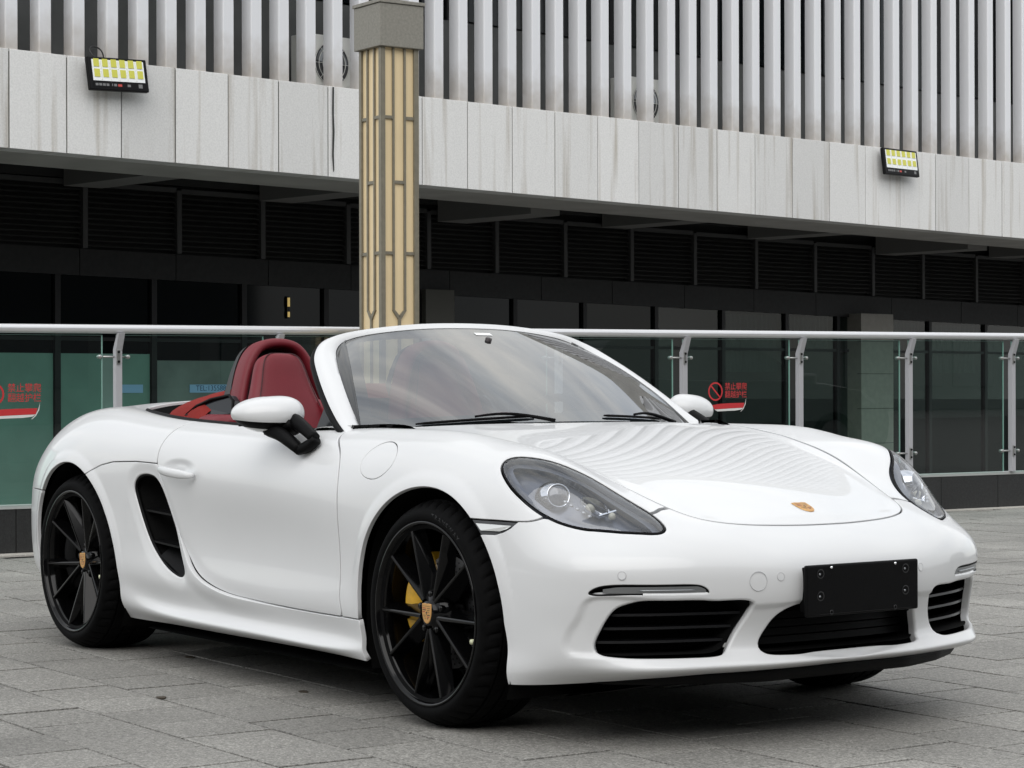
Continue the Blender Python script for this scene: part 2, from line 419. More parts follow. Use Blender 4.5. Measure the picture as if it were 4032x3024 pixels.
mat('bronze', (.205,.185,.140), .5, metal=.2); add_noise(MATS['bronze'], 30, .10)
mat('cream_panel', (.78,.62,.375), .45); add_noise(MATS['cream_panel'], 2.5, .05)
mat('capital_stone', (.235,.225,.195), .65); add_noise(MATS['capital_stone'], 60, .14)
mat('led_yellow', (.60,.585,.075), .4); mat('led_white', (.86,.88,.88), .3); mat('lamp_black', (.004,.004,.0045), .45, spec=.15)
mat('lamp_print', (.16,.16,.16), .5); mat('lamp_print_red', (.5,.05,.04), .5)
mat('ac_white', (.80,.80,.76), .5); mat('ac_dark', (.05,.052,.055), .5)
mat('blue_strip', (.30,.50,.78), .5); mat('strip_ink', (.02,.05,.14), .5)
mat('cable', (.015,.015,.015), .5)
mat('sealant', (.035,.037,.035), .8)
mat('opp_wall', (.12,.121,.12), .8); mat('opp_glass', (.02,.025,.03), .08)
mat('leaf_dry', (.05,.038,.025), .8)
mat('car_grey', (.075,.078,.080), .3, coat=.8); mat('car_glass', (.01,.012,.013), .05); mat('car_lamp', (.25,.26,.27), .1)

# ------------------------------------------------------------------ ground and paving
MB().box((-150,-150,-3.6), (150,150,-3.2)).build('ground', 'ground_far')
b = MB(); b.box((-7.40,-150,-3.199), (150,150,-.016)); b.build('plaza_deck', 'ground_far'); tag(bpy.data.objects['plaza_deck'], kind='structure')
tag(bpy.data.objects['ground'], kind='structure')
pav = empty('plaza_paving', kind='structure')
T = .2935; ROT = R(-1.0)
def paver_mesh(s=T-.0088, h=.016):
    a = s/2; c = a-.0010
    V = [(-a,-a,-h),(a,-a,-h),(a,a,-h),(-a,a,-h),(-a,-a,-.0010),(a,-a,-.0010),(a,a,-.0010),(-a,a,-.0010),(-c,-c,0),(c,-c,0),(c,c,0),(-c,c,0)]
    F = [(0,1,5,4),(1,2,6,5),(2,3,7,6),(3,0,4,7),(4,5,9,8),(5,6,10,9),(6,7,11,10),(7,4,8,11),(8,9,10,11)]
    return V, F
rnd = random.Random(5)
cells = []
camp = Vector((5.444,-4.3833,1.0012))
for r_ in range(-26, 44):
    for c_ in range(-32, 34):
        lx = -.39+T/2+c_*T+(T/2 if r_ % 2 else 0); ly = -1.686+r_*T
        x = lx*math.cos(ROT)-ly*math.sin(ROT)*0; y = ly+lx*math.sin(ROT)
        if x < -6.95 or x > 8.5: continue
        # in view?  angle from the optical axis and size on the sensor
        v = Vector((x, y, 0))-camp; dz = v.dot(_f)
        vis = 0
        if dz > .5:
            u = v.dot(_r)/dz*2.1468; w2 = v.dot(_u)/dz*2.1468
            under = (-2.9 < x < .70) and (-.62 < y < .75)
            if abs(u) < .52 and abs(w2) < .40 and not under and not (y > .2 and x < .2 and -u > 1): vis = 1/dz**3
        cells.append((vis, x, y))
cells.sort(key=lambda q: -q[0])
V0, F0 = paver_mesh(); proto = None; big = MB()
for i, (vis, x, y) in enumerate(cells):
    dz = rnd.uniform(-.0014,.0014); rz = ROT+rnd.uniform(-.0035,.0035); dx = rnd.gauss(0,.0017); dy = rnd.gauss(0,.0012); tx, ty = rnd.uniform(-.004,.004), rnd.uniform(-.004,.004)
    if i < 300:
        if proto is None: o = proto = mobj('paver', V0, F0, 'paving_granite', pav)
        else: o = proto.copy(); COL.objects.link(o); o.parent = pav
        o.location = (x+dx, y+dy, dz); o.rotation_euler = (tx, ty, rz)
    else:
        cr, sr = math.cos(rz), math.sin(rz)
        big.add([(x+dx+a*cr-b_*sr, y+dy+a*sr+b_*cr, c+dz+a*-ty*.8+b_*tx*.8) for a, b_, c in V0], F0)
bo = big.build('pavers', 'paving_granite', pav); bo['kind'] = 'stuff'
o = mobj('joint_bed', [(-7.3,-9,-.0130),(9,-9,-.0130),(9,12,-.0130),(-7.3,12,-.0130)], [(0,1,2,3)], 'joint_sand', pav)
for k_, (x, y, s_) in enumerate(((-1.93,-.66,.022),(-.87,-.78,.020),(-1.02,-1.22,.020))):
    P = [(x+s_*1.1*math.cos(a)*(1+.25*math.sin(3*a+k_)), y+s_*.8*math.sin(a)*(1+.2*math.cos(2*a+k_)), 0) for a in np.linspace(0, 2*math.pi, 11, endpoint=False)]
    b = MB(); b.prism(P, (0,0,.001), (0,0,.004)); o = b.build('dry_leaf', 'leaf_dry')
    tag(o, 'small dark scrap of dry leaf lying on the paving '+('nearest the rear wheel','just beside the car sill','furthest from the car')[k_], 'leaf', 'leaf scraps on the paving')

# ------------------------------------------------------------------ glass railing on a granite plinth
RA = R(89.386); RAIL_M = Matrix.Translation((-7.2067,.8334,0)) @ Matrix.Rotation(RA, 4, 'Z')
def rail_pt(s, off, z): return RAIL_M @ Vector((s, -off, z))          # off: towards the plaza
POSTS = [-2.75,-1.60,-.470,.661,1.786,2.914,4.046,5.184,6.328,7.495,8.679,9.88,11.1,12.3]
def rz_(s): return 1.366+(s+.09)/8.95*.050                                # hand-rail centre line
def gt_(s): return 1.334+(s-.6)/8*.042
rail = empty('glass_railing', 'glass railing with white posts and round handrail on a dark granite plinth', 'railing')
rail.matrix_world = RAIL_M
def rb_box(name, lo, hi, m, parent=rail, bevel=0.):
    b = MB(); b.box(lo, hi); return b.build(name, m, parent, bevel=bevel)
pts = [(s, -.055, rz_(s)) for s in np.linspace(-3.2, 12.9, 12)]
MB().tube(pts, .0278, 24).build('handrail', 'rail_painted', rail, smooth=True)
PJ = [-3.2,-2.6,-1.95,-1.30,-.65,0.0,.657,1.31,1.97,2.62,3.28,3.93,4.59,5.24,5.90,6.55,7.21,7.868,8.525,9.18,9.84,10.5,11.15,11.8,12.45,12.9]
for a, b_ in zip(PJ[:-1], PJ[1:]): rb_box('plinth_slab', (a+.002,-.015,0), (b_-.002,.20,.270), 'plinth_granite', bevel=.003)
rb_box('plinth_core', (-3.2,0.0,.0), (12.9,.19,.264), 'joint_sand')
rb_box('base_channel', (-3.2,-.020,.2705), (12.9,.06,.296), 'channel_grey', bevel=.003)
for i, s in enumerate(POSTS):
    z1 = 1.245+(s-.6)/8*.02; tz = rz_(s)-.024; hw = .0215
    po = empty('post', parent=rail, loc=(s,0,0))
    b = MB(); b.prism([(-hw,-.006,.296),(-hw,-.006,z1),(-hw,-.062,tz),(-hw,-.098,tz),(-hw,-.052,z1-.012),(-hw,-.052,.296)], (0,0,0), (2*hw,0,0)); b.build('post_bar', 'post_painted', po, bevel=.003)
    for zc in (1.198+(s-.6)/8*.035, .468):
        b = MB(); b.tube([(-.128,-.026,zc),(.070,-.026,zc)], .0065, 12); b.build('clamp_arm', 'steel_satin', po, smooth=True)
        for e in (-.122,.066):
            b = MB(); b.lathe([(.0001,-.046),(.011,-.045),(.0135,-.042),(.0135,-.014),(.011,-.006)], 18, 'y', (e,0,zc)); b.build('clamp_disc', 'steel_satin', po, smooth=True)
        b = MB(); b.box((-.018,-.062,zc-.045),(.006,-.050,zc+.045)); b.build('clamp_plate', 'steel_satin', po, bevel=.003)
        for dz in (-.030,.030):
            b = MB(); b.lathe([(.0001,-.070),(.007,-.069),(.009,-.062)], 10, 'y', (-.006,0,zc+dz)); b.build('bolt', 'lamp_black', po, smooth=True)
for a, b_ in zip(POSTS[:-1], POSTS[1:]):
    s0, s1 = a-.008, b_-.105
    go = empty('glass_panel', parent=rail)
    V = [(s0,-.030,.300),(s1,-.030,.300),(s1,-.030,gt_(s1)),(s0,-.030,gt_(s0))]
    mobj('pane', V, [(0,1,2,3)], 'rail_glass', go)
    b = MB()
    b.box((s0-.001,-.036,.30),(s0+.003,-.024,gt_(s0))); b.box((s1-.003,-.036,.30),(s1+.001,-.024,gt_(s1)))
    b.add([(s0,-.036,gt_(s0)-.003),(s1,-.036,gt_(s1)-.003),(s1,-.024,gt_(s1)-.003),(s0,-.024,gt_(s0)-.003),(s0,-.036,gt_(s0)),(s1,-.036,gt_(s1)),(s1,-.024,gt_(s1)),(s0,-.024,gt_(s0))], [(0,3,2,1),(4,5,6,7),(0,1,5,4),(1,2,6,5),(2,3,7,6),(3,0,4,7)])
    b.build('polished_edge', 'glass_edge', go)
ks = empty('kerb_strip', kind='structure'); ks.matrix_world = RAIL_M
for a in np.arange(-3.2, 12.8, 1.0):
    b = MB(); b.box((a+.003,-.15,-.01),(a+.997,-.017,.0045)); b.build('kerb_stone', 'kerb_stone', ks, bevel=.002)
# warning stickers on the panes
def sticker(s0, label):
    so = empty('warning_sticker', label, 'sticker', 'no-climbing stickers on the railing'); so.matrix_world = RAIL_M @ Matrix.Translation((s0,-.0325,0))
    c = (.073,.968); n = 40
    V = [(c[0]+r*math.cos(2*math.pi*k/n), 0, c[1]+r*math.sin(2*math.pi*k/n)) for r in (.070,.058) for k in range(n)]
    mobj('ring', V, [(k,(k+1)%n,n+(k+1)%n,n+k) for k in range(n)], 'sticker_red', so)
    d = .7071; w = .0055; e = .060
    mobj('slash', [(c[0]-e*d+w*d,0,c[1]+e*d+w*d),(c[0]-e*d-w*d,0,c[1]+e*d-w*d),(c[0]+e*d-w*d,0,c[1]-e*d-w*d),(c[0]+e*d+w*d,0,c[1]-e*d+w*d)], [(0,1,2,3)], 'sticker_red', so)
    for row, body in ((1.003,'\u7981\u6b62\u6500\u722c'),(.943,'\u7ffb\u8d8a\u62a4\u680f')):
        Vt, Ft = text_mesh(body, .058); mobj('lettering', [(x*.94+.272,-.0002,y*1.0+row) for x,y,z in Vt], Ft, 'sticker_red', so)
    top = [(.038,.866),(.12,.876),(.22,.880),(.355,.882)]; bot = [(.345,.845),(.25,.842),(.15,.838),(.062,.834)]
    P = top+bot; mobj('red_band', [(x,0,z) for x,z in P], [tuple(range(len(P)))[::-1]], 'sticker_red', so)
    P = [(.062,.833),(.15,.837),(.25,.841),(.345,.844),(.322,.831),(.26,.824),(.18,.822),(.092,.819)]; mobj('white_band', [(x,-.0001,z) for x,z in P], [tuple(range(len(P)))], 'sticker_white', so)
    P = [(.372,.918),(.366,.872),(.345,.835),(.318,.814),(.316,.817),(.340,.838),(.360,.874)]; mobj('peeled_edge', [(x,-.0003,z) for x,z in P], [tuple(range(len(P)))], 'sticker_white', so)
sticker(5.415, 'red no-climbing sticker on the railing glass right of the car windscreen')
sticker(-.224, 'red no-climbing sticker on the railing glass left of the car tail')

# ------------------------------------------------------------------ lamp column in front of the railing
lc_ = empty('lamp_column', 'square lamp column of cream panels with bronze lattice and stone capital', 'lamp column')
W_ = .286; lc_.matrix_world = RAIL_M @ Matrix.Translation((2.298+W_/2, -.5+W_/2, 0))
h_ = W_/2
rb_box('cream_core', (-h_+.016,-h_+.016,.25), (h_-.016,h_-.016,3.215), 'cream_panel', lc_)
rb_box('base', (-h_-.03,-h_-.03,0), (h_+.03,h_+.03,.25), 'capital_stone', lc_, bevel=.006)
rb_box('capital', (-h_-.024,-h_-.024,3.216), (h_+.024,h_+.024,3.495), 'capital_stone', lc_, bevel=.004)
rb_box('cap_slab', (-h_-.032,-h_-.032,3.497), (h_+.032,h_+.032,3.520), 'capital_stone', lc_, bevel=.003)
def lattice(M):
    def bar(lo, hi, nm='lattice_bar'):
        b = MB(); b.box(lo, hi, M); b.build(nm, 'bronze', lc_)
    y0, y1 = -h_-.0005, -h_+.018
    u = lambda s: s-W_/2
    bar((u(.0015),y0,.25),(u(.029),y1,3.215),'corner_bar'); bar((u(.250),y0,.25),(u(.2845),y1,3.215),'corner_bar')
    ya = y0+.004
    bar((u(.0885),ya,1.505),(u(.1025),y1,3.214)); bar((u(.174),ya,1.505),(u(.189),y1,3.214))
    for z in (2.761,1.878):
        bar((u(.029),ya+.001,z-.010),(u(.0885),y1,z+.010)); bar((u(.189),ya+.001,z-.010),(u(.250),y1,z+.010))
    bar((u(.1025),ya+.001,2.331),(u(.174),y1,2.351)); bar((u(.129),ya,.251),(u(.148),y1,1.462))
    for P in ([(.086,1.506),(.105,1.506),(.148,1.462),(.129,1.445)], [(.192,1.506),(.171,1.506),(.129,1.4625),(.148,1.4455)]):
        b = MB(); b.prism([tuple(M @ Vector((u(a),ya+.0005,z))) for a, z in P], (0,0,0), tuple(M.to_3x3() @ Vector((0,y1-ya,0)))); b.build('lattice_bar', 'bronze', lc_)
for k in range(4): lattice(Matrix.Rotation(math.pi/2*k, 4, 'Z'))

# ------------------------------------------------------------------ office building across the court (local axes: x along the front, y into the building)
BLD = empty('office_building', 'pale office building with vertical white fins above a recessed dark ground floor', 'building')
BLD.matrix_world = Matrix.Translation((-16.857,9.105,0)) @ Matrix.Rotation(R(98), 4, 'Z')
def bb(name, lo, hi, m, parent=BLD, bevel=0.): return rb_box(name, lo, hi, m, parent, bevel)
zt_ = lambda s: 4.532+max(s,0)*.0045; zb_ = lambda s: 3.500-(s+4.8)*.0063
JO = [-8.2,-7.5,-6.79,-6.08,-5.37,-4.66,-3.97,-3.29,-2.59,-1.88,-1.17,-.45,.27,1.00,1.74,2.50,3.25,4.03,4.81,5.59,6.38,7.18,8.00,8.84,9.68,10.53,11.43,12.30,13.20]
while JO[-1] < 34: JO.append(JO[-1]+.88)
for a, b_ in zip(JO[:-1], JO[1:]):
    g = .0075; b = MB(); jz = rnd.uniform(-.004,.004)
    V = [(a+g,jz,zb_(a)),(b_-g,jz,zb_(b_)),(b_-g,.30,zb_(b_)),(a+g,.30,zb_(a)),(a+g,jz,zt_(a)),(b_-g,jz,zt_(b_)),(b_-g,.30,zt_(b_)),(a+g,.30,zt_(a))]
    V = [(x-a, y, z) for x, y, z in V]
    b.add(V, [(0,3,2,1),(4,5,6,7),(0,1,5,4),(1,2,6,5),(2,3,7,6),(3,0,4,7)]); o = b.build('fascia_panel', 'fascia_concrete', BLD, bevel=.004); o.location = (a,0,0)
b = MB(); b.add([(-8.2,.012,zb_(-8.2)+.01),(34,.012,zb_(34)+.01),(34,.30,zb_(34)+.01),(-8.2,.30,zb_(-8.2)+.01),(-8.2,.012,4.50),(34,.012,4.60),(34,.30,4.60),(-8.2,.30,4.50)], [(0,3,2,1),(4,5,6,7),(0,1,5,4),(1,2,6,5),(2,3,7,6),(3,0,4,7)]); b.build('fascia_backing', 'sealant', BLD)
V = [(-.395,-.012,4.525),(-.372,-.012,4.525),(-.376,-.012,4.2),(-.366,-.012,4.0),(-.378,-.012,3.75),(-.372,-.012,3.55),(-.384,-.012,3.53),(-.402,-.012,3.72),(-.394,-.012,4.0),(-.400,-.012,4.25)]
b = MB(); b.prism(V, (0,0,0), (0,.004,0)); b.build('sealant_streak', 'sealant', BLD)
# fins
FR = [-7.0,-6.55,-6.15,-5.75,-5.35,-4.95,-4.55,-4.15,-3.74,-3.32,-2.93,-2.56,-2.17,-1.79,-1.40,-1.01,-.62,-.22,.18,.57,.965,1.36,1.76,2.18,2.59,3.01,3.42,3.84,4.26,4.69,5.12,5.55,5.98,6.41,6.86,7.30,7.76,8.21,8.67,9.13,9.59,10.06,10.54,11.01,11.49,11.99,12.48,12.98,13.47]
while FR[-1] < 33.5: FR.append(FR[-1]+.47)
FIN_TOP = 14.4
def fin_mesh():
    P = [(-.148,.195),(-.148,.030),(-.144,.019),(-.136,.015),(-.006,.015),(0,.021),(0,.195)]
    k = len(P); H = FIN_TOP-4.53
    V = [(x,y,0) for x,y in P]+[(x,y,H) for x,y in P]
    return V, [(i,(i+1)%k,k+(i+1)%k,k+i) for i in range(k)][:-1]+[(k-1,0,k,2*k-1), tuple(range(k,2*k)), tuple(range(k-1,-1,-1))]
V0f, F0f = fin_mesh(); pf = None
for s in FR:
    if pf is None: pf = o = mobj('fin', V0f, F0f, 'fin_paint', BLD)
    else: o = pf.copy(); COL.objects.link(o); o.parent = BLD
    o.location = (s, 0, zt_(s)+.002)
# wall behind the fins: sill wall, then dark glazing in bays
bb('sill_wall', (-8.2,.95,4.3), (34,1.15,5.72), 'wall_dark'); bb('fin_ledge', (-8.2,.30,4.25), (34,.95,4.47), 'soffit_grey')
for a in np.arange(-8.2, 33.5, 1.5):
    bb('upper_window', (a+.03,1.02,5.76), (a+1.47,1.06,8.4), 'window_upper'); bb('window_post', (a-.03,.98,5.73), (a+.03,1.10,8.4), 'mullion')
bb('spandrel', (-8.2,.95,8.41), (34,1.15,9.6), 'wall_dark'); bb('upper_glazing', (-8.2,1.0,9.61), (34,1.1,14.25), 'window_upper'); bb('top_storey', (-8.2,.10,FIN_TOP+.101), (34,12,15.6), 'soffit_grey')
bb('roof_slab', (-8.2,0.25,FIN_TOP-.1), (34,12,FIN_TOP+.1), 'soffit_grey')
for z in (8.5, 12.4): bb('fin_tie', (-8.0,.20,z), (33.8,.26,z+.08), 'fin_paint')
bb('side_wall', (-8.4,.3,-3.2), (-8.2,12,FIN_TOP-.1), 'wall_dark'); bb('side_wall', (34,.3,-3.2), (34.2,12,FIN_TOP-.1), 'wall_dark'); bb('back_wall', (-8.4,12,-3.2), (34.2,12.2,FIN_TOP), 'wall_dark')
# soffit: pale strip under the fascia, then a dark ceiling with cross beams
b = MB(); zz = lambda s: zb_(s)+.012
b.add([(-8.2,.02,zz(-8.2)),(34,.02,zz(34)),(34,1.5,zz(34)),(-8.2,1.5,zz(-8.2)),(-8.2,.02,zz(-8.2)+.25),(34,.02,zz(34)+.25),(34,1.5,zz(34)+.25),(-8.2,1.5,zz(-8.2)+.25)], [(0,3,2,1),(4,5,6,7),(0,1,5,4),(1,2,6,5),(2,3,7,6),(3,0,4,7)]); b.build('soffit', 'soffit_grey', BLD)
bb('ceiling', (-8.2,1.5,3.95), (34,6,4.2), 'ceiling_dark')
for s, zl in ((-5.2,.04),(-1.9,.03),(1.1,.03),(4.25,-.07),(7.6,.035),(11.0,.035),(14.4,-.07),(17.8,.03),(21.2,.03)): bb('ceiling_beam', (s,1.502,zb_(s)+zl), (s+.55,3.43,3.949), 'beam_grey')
# ground floor, 3.5 m back
OF = 3.5
LP = [-5.9,-4.45,-3.0,-1.58,-.17,1.17,2.63,4.10,5.42,6.83,8.28,9.74,11.24,12.77,14.36,15.81,17.44,19.0,20.6,22.2]
ltop = lambda s: 3.54-(s+2.75)*.0092; lbot = lambda s: 2.79-(s+2.75)*.0108
for a, b_ in zip(LP[:-1], LP[1:]):
    lo_ = empty('louvre_panel', parent=BLD); zt0, zb0 = ltop(a), lbot(a)
    bb('frame_post', (a-.035,OF-.06,zb0-.02), (a+.035,OF+.06,zt0+.04), 'louvre_frame', lo_)
    bb('frame_rail', (a+.036,OF-.05,zt0), (b_-.036,OF+.05,zt0+.06), 'louvre_frame', lo_)
    for k in range(11):
        z = zb0+(zt0-zb0)*(k+.5)/11; bb_ = MB(); V = [(a+.036,OF-.03,z-.030),(b_-.036,OF-.03,z-.030),(b_-.036,OF+.035,z+.022),(a+.036,OF+.035,z+.022)]
        bb_.prism(V, (0,0,0), (0,.004,.012)); bb_.build('slat', 'louvre_dark', lo_)
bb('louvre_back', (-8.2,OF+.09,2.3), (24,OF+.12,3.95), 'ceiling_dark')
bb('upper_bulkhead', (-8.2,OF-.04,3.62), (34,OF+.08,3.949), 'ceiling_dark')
wtop = lambda s: 2.43-(s+2.75)*.0138
BJ = [-6.0,-4.55,-3.08,-1.64,-.20,1.28,2.70,4.52,6.35,7.87,9.52,11.21,12.82,14.92,17.00,18.80,20.6,22.4]
for a, b_ in zip(BJ[:-1], BJ[1:]):
    V = [(a+.006,OF-.02,wtop(a)),(b_-.006,OF-.02,wtop(b_)),(b_-.006,OF-.02,lbot(b_)-.03),(a+.006,OF-.02,lbot(a)-.03)]
    b = MB(); b.prism(V, (0,0,0), (0,.06,0)); b.build('band_stone', 'band_stone', BLD)
ML = [-6.2,-4.8,-3.38,-1.96,-.54,.88,2.26,3.97,5.81,7.27,8.86,10.45,12.05,13.42,14.72,16.05,17.77,19.4,21.0,22.6]
for s in ML: bb('mullion', (s-.04,OF-.03,-3.2), (s+.04,OF+.06,wtop(s)), 'mullion')
bb('transom', (-8.2,OF-.015,1.60), (24,OF+.05,1.645), 'mullion')
for i, (a, b_) in enumerate(zip(ML[:-1], ML[1:])):
    g = empty('shop_window', parent=BLD)
    V = [(a+.04,OF+.02,-3.19),(b_-.04,OF+.02,-3.19),(b_-.04,OF+.02,wtop(b_)),(a+.04,OF+.02,wtop(a))]
    mobj('pane', V, [(0,1,2,3)], 'shop_glass' if i >= 10 else 'window_dark', g)
    if i >= 10 and i % 3 != 1:
        nn_ = 60; zc0 = 1.25 if i % 2 else 1.66; V = []
        for q in range(nn_+1):
            x = a+.08+(b_-a-.16)*q/nn_; y = OF+.16+.022*math.sin(q*1.15+i)+.01*math.sin(q*.37)
            V += [(x,y,zc0),(x,y,wtop(b_)-.02)]
        mobj('curtain', V, [(2*q,2*q+2,2*q+3,2*q+1) for q in range(nn_)], 'curtain', g, smooth=True)
    film = {1:'teal_film',2:'teal_film',3:'teal_film',4:'grey_film'}.get(i)
    if film:
        bb('film', (a+.05,OF+.004,-3.1), (b_-.05,OF+.008,1.44 if film == 'teal_film' else 1.36), film, g)
bb('back_of_shops', (-8.2,OF+.5,-3.2), (34,OF+.6,2.6), 'ceiling_dark')
bb('column', (13.72,OF-.28,-3.2), (14.62,OF+.25,2.26), 'column_beige'); bb('pier', (3.98,OF-.12,-3.2), (4.52,OF+.1,2.40), 'pier_olive')
for z in (-1.2,-.6,.02,.62,1.22,1.78): bb('column_joint', (13.715,OF-.284,z), (14.625,OF-.2,z+.008), 'sealant')


mat('shop_lamp', (.8,.6,.2), .5, emit=(1.0,.72,.25), emit_s=.22)
sl = empty('shop_lamp', 'thin yellow lit strip lamp in the dark shop window above the seats', 'lamp'); sl.matrix_world = BLD.matrix_world @ Matrix.Translation((1.62,OF-.03,0))
bb('tube', (-.014,0,2.10), (.014,.02,2.22), 'shop_lamp', sl); bb('tube', (-.012,0,1.96), (.012,.02,2.03), 'shop_lamp', sl); bb('lamp_back', (-.02,.021,1.94), (.02,.03,2.24), 'mullion', sl)
# blue phone strips on the shop glass
for k_, (s0, s1, body) in enumerate(((-1.04,-.70,None),(.02,.75,'TEL:1355886'))):
    so = empty('phone_strip', ('plain blue strip on the shop glass beside the left railing post','blue strip with a TEL number on the shop glass behind the seats')[k_], 'sign')
    so.matrix_world = BLD.matrix_world @ Matrix.Translation((s0, OF-.002, 0))
    bb('strip', (0,-.004,.945), (s1-s0,0,1.05), 'blue_strip', so)
    if body:
        Vt, Ft = text_mesh(body, .10); mobj('lettering', [(x+.36,-.0045,y+1.0) for x,y,z in Vt], Ft, 'strip_ink', so)
# air-conditioning units behind the fins
for k_, (s0, z0) in enumerate(((-.50,4.49),(4.93,4.50))):
    ac = empty('air_conditioner', ('white outdoor air-conditioning unit behind the fins left of the lamp column','white outdoor air-conditioning unit behind the fins right of the lamp column')[k_], 'air conditioner', 'outdoor units behind the fins')
    ac.matrix_world = BLD.matrix_world @ Matrix.Translation((s0,.33,z0))
    bb('casing', (0,0,.03), (.88,.32,.70), 'ac_white', ac, bevel=.012)
    for x in (.1,.72): bb('foot', (x,.02,-.018), (x+.06,.30,.03), 'ac_dark', ac)
    b = MB(); b.lathe([(.001,-.004),(.255,-.004)], 40, 'y', (.36,0,.365)); b.build('fan_opening', 'ac_dark', ac)
    for q in range(3):
        a0 = 2*math.pi*q/3; V = [(.36+.05*math.cos(a0),-.006,.365+.05*math.sin(a0))]+[(.36+.23*math.cos(a0+t),-.012+.006*t,.365+.23*math.sin(a0+t)) for t in (0,.3,.6,.9)]+[(.36+.06*math.cos(a0+1.2),-.006,.365+.06*math.sin(a0+1.2))]
        mobj('fan_blade', V, [tuple(range(6))], 'grey_metal', ac)
    for r in (.08,.14,.20,.255): MB().tube([(.36+r*math.cos(t),-.016,.365+r*math.sin(t)) for t in np.linspace(0,2*math.pi,32,endpoint=False)], .004, 5, closed=True).build('guard_ring', 'ac_white', ac)
    for q in range(8):
        a0 = math.pi/4*q; MB().tube([(.36+.03*math.cos(a0),-.017,.365+.03*math.sin(a0)),(.36+.255*math.cos(a0),-.017,.365+.255*math.sin(a0))], .003, 5).build('guard_wire', 'ac_white', ac)
    MB().tube([(.10,.1,.70),(.11,.1,.79)], .02, 8).build('hose', 'cable', ac, smooth=True)
# LED floodlights on the fascia
for k_, (s0, s1, roll_) in enumerate(((-3.80,-3.06,-2.5),(9.93,10.77,0.))):
    fl = empty('floodlight', ('black LED floodlight with yellow chips on the fascia at the far left','black LED floodlight with yellow chips on the fascia at the right')[k_], 'floodlight', 'LED floodlights on the fascia')
    W2 = s1-s0; H2 = .40 if k_ else .36
    fl.matrix_world = BLD.matrix_world @ Matrix.Translation(((s0+s1)/2, -.16, 4.365)) @ Matrix.Rotation(R(roll_), 4, 'Y') @ Matrix.Rotation(R(-8), 4, 'X')
    bb('body', (-W2/2,0,-H2/2), (W2/2,.06,H2/2), 'lamp_black', fl, bevel=.012)
    x0 = -W2/2+.045; x1 = W2/2-.045; zA, zB = -H2/2+.10, H2/2-.03
    bb('reflector', (x0,-.004,zA), (x1,.001,zB), 'led_white', fl)
    for r in range(2):
        for c in range(6):
            cx = x0+(x1-x0)*(c+.5)/6; cz = zA+(zB-zA)*(.30+.48*r)+.012; a = (x1-x0)/6*.31
            bb('led_chip', (cx-a,-.010,cz-.040), (cx+a,-.0045,cz+.046), 'led_yellow', fl)
            bb('cell_divider', (cx+(x1-x0)/12-.004,-.009,zA+(zB-zA)*.5*r+.012), (cx+(x1-x0)/12+.004,-.0042,zA+(zB-zA)*(.5*r+.46)), 'ac_white', fl) if c < 5 else None
    bb('label_plate', (x0,-.003,-H2/2+.03), (x1,.001,-H2/2+.085), 'lamp_black', fl)
    for q, (xa, xb) in enumerate(((.02,.055),(.065,.10),(.11,.145),(.155,.19),(.225,.235),(.25,.285),(.42,.46))): bb('print_mark', (x0+xa,-.0036,-H2/2+.046), (x0+xb,-.003,-H2/2+.072), 'lamp_print', fl)
    bb('print_mark', (x1-.09,-.0036,-H2/2+.038), (x1-.04,-.003,-H2/2+.08), 'lamp_print', fl); bb('print_mark', (x0+.30,-.0036,-H2/2+.045), (x0+.35,-.003,-H2/2+.07), 'lamp_print_red', fl)
    bb('bracket', (-.10,.061,-.03), (.10,.15,-.01), 'lamp_black', fl)
    if not k_:
        MB().tube(smooth_curve([(-.20,.07,.16),(-.26,.10,.26),(-.21,.14,.33),(-.10,.14,.30),(-.06,.16,.22)], 16), .008, 6).build('cable', 'cable', fl, smooth=True)

# office block on the near side of the plaza, behind the viewpoint: seen as the grey in the glass
OPP = empty('facing_block', 'grey office block across the plaza, mirrored in the railing glass', 'building')
OPP.matrix_world = Matrix.Translation((32,-12,0)) @ Matrix.Rotation(R(78), 4, 'Z')
bb('wall', (-60,-8,0), (95,0,19), 'opp_wall', OPP)
for fl_ in range(4):
    z = 1.0+fl_*4.4
    for a in np.arange(-58, 92, 4.0): bb('window', (a+.4,.0,z), (a+3.6,.06,z+2.4), 'opp_glass', OPP)

FAR = empty('sky_blocker', 'dark block added out of view to the left to shut off low sky light', 'building')
FAR.matrix_world = Matrix.Translation((-10,-64,0))  # unseen block, added to darken the low sky for rims, tyres and underbody
bb('wall', (-50,-8,0), (60,0,13.5), 'opp_wall', FAR)
for fl_ in range(3):
    z = 1.0+fl_*4.2
    for a in np.arange(-49, 58, 5.0): bb('window', (a+.4,.0,z), (a+4.6,.06,z+2.8), 'opp_glass', FAR)
# grey SUV parked to the right of the picture: its reflection stands in the railing glass
SUV = empty('parked_suv', 'dark grey SUV parked beyond the right edge, mirrored in the railing glass', 'car')
SUV.matrix_world = Matrix.Translation((.9,12.6,0)) @ Matrix.Rotation(R(90), 4, 'Z')
def suv_shell(name, prof, w0, w1, m, z0):
    """side outline lofted over five widths so that the flanks tuck in"""
    rows = []
    for f_, wv in ((-1,.86),(-.97,.97),(0,1.0),(.97,.97),(1,.86)):
        rows.append([(x*(1-.015*abs(f_)), f_*(w0+(w1-w0)*np.clip((z-z0)/.55,0,1)), z0+(z-z0)*(.985 if abs(f_) > .98 else 1)) for x, z in prof])
    k = len(prof); V = [p for r in rows for p in r]; F = [(i*k+a, i*k+(a+1)%k, (i+1)*k+(a+1)%k, (i+1)*k+a) for i in range(4) for a in range(k)]+[tuple(range(k))[::-1], tuple(range(4*k,5*k))]
    o = mobj(name, V, F, m, SUV, smooth=True); o.data.set_sharp_from_angle(angle=R(30)); return o
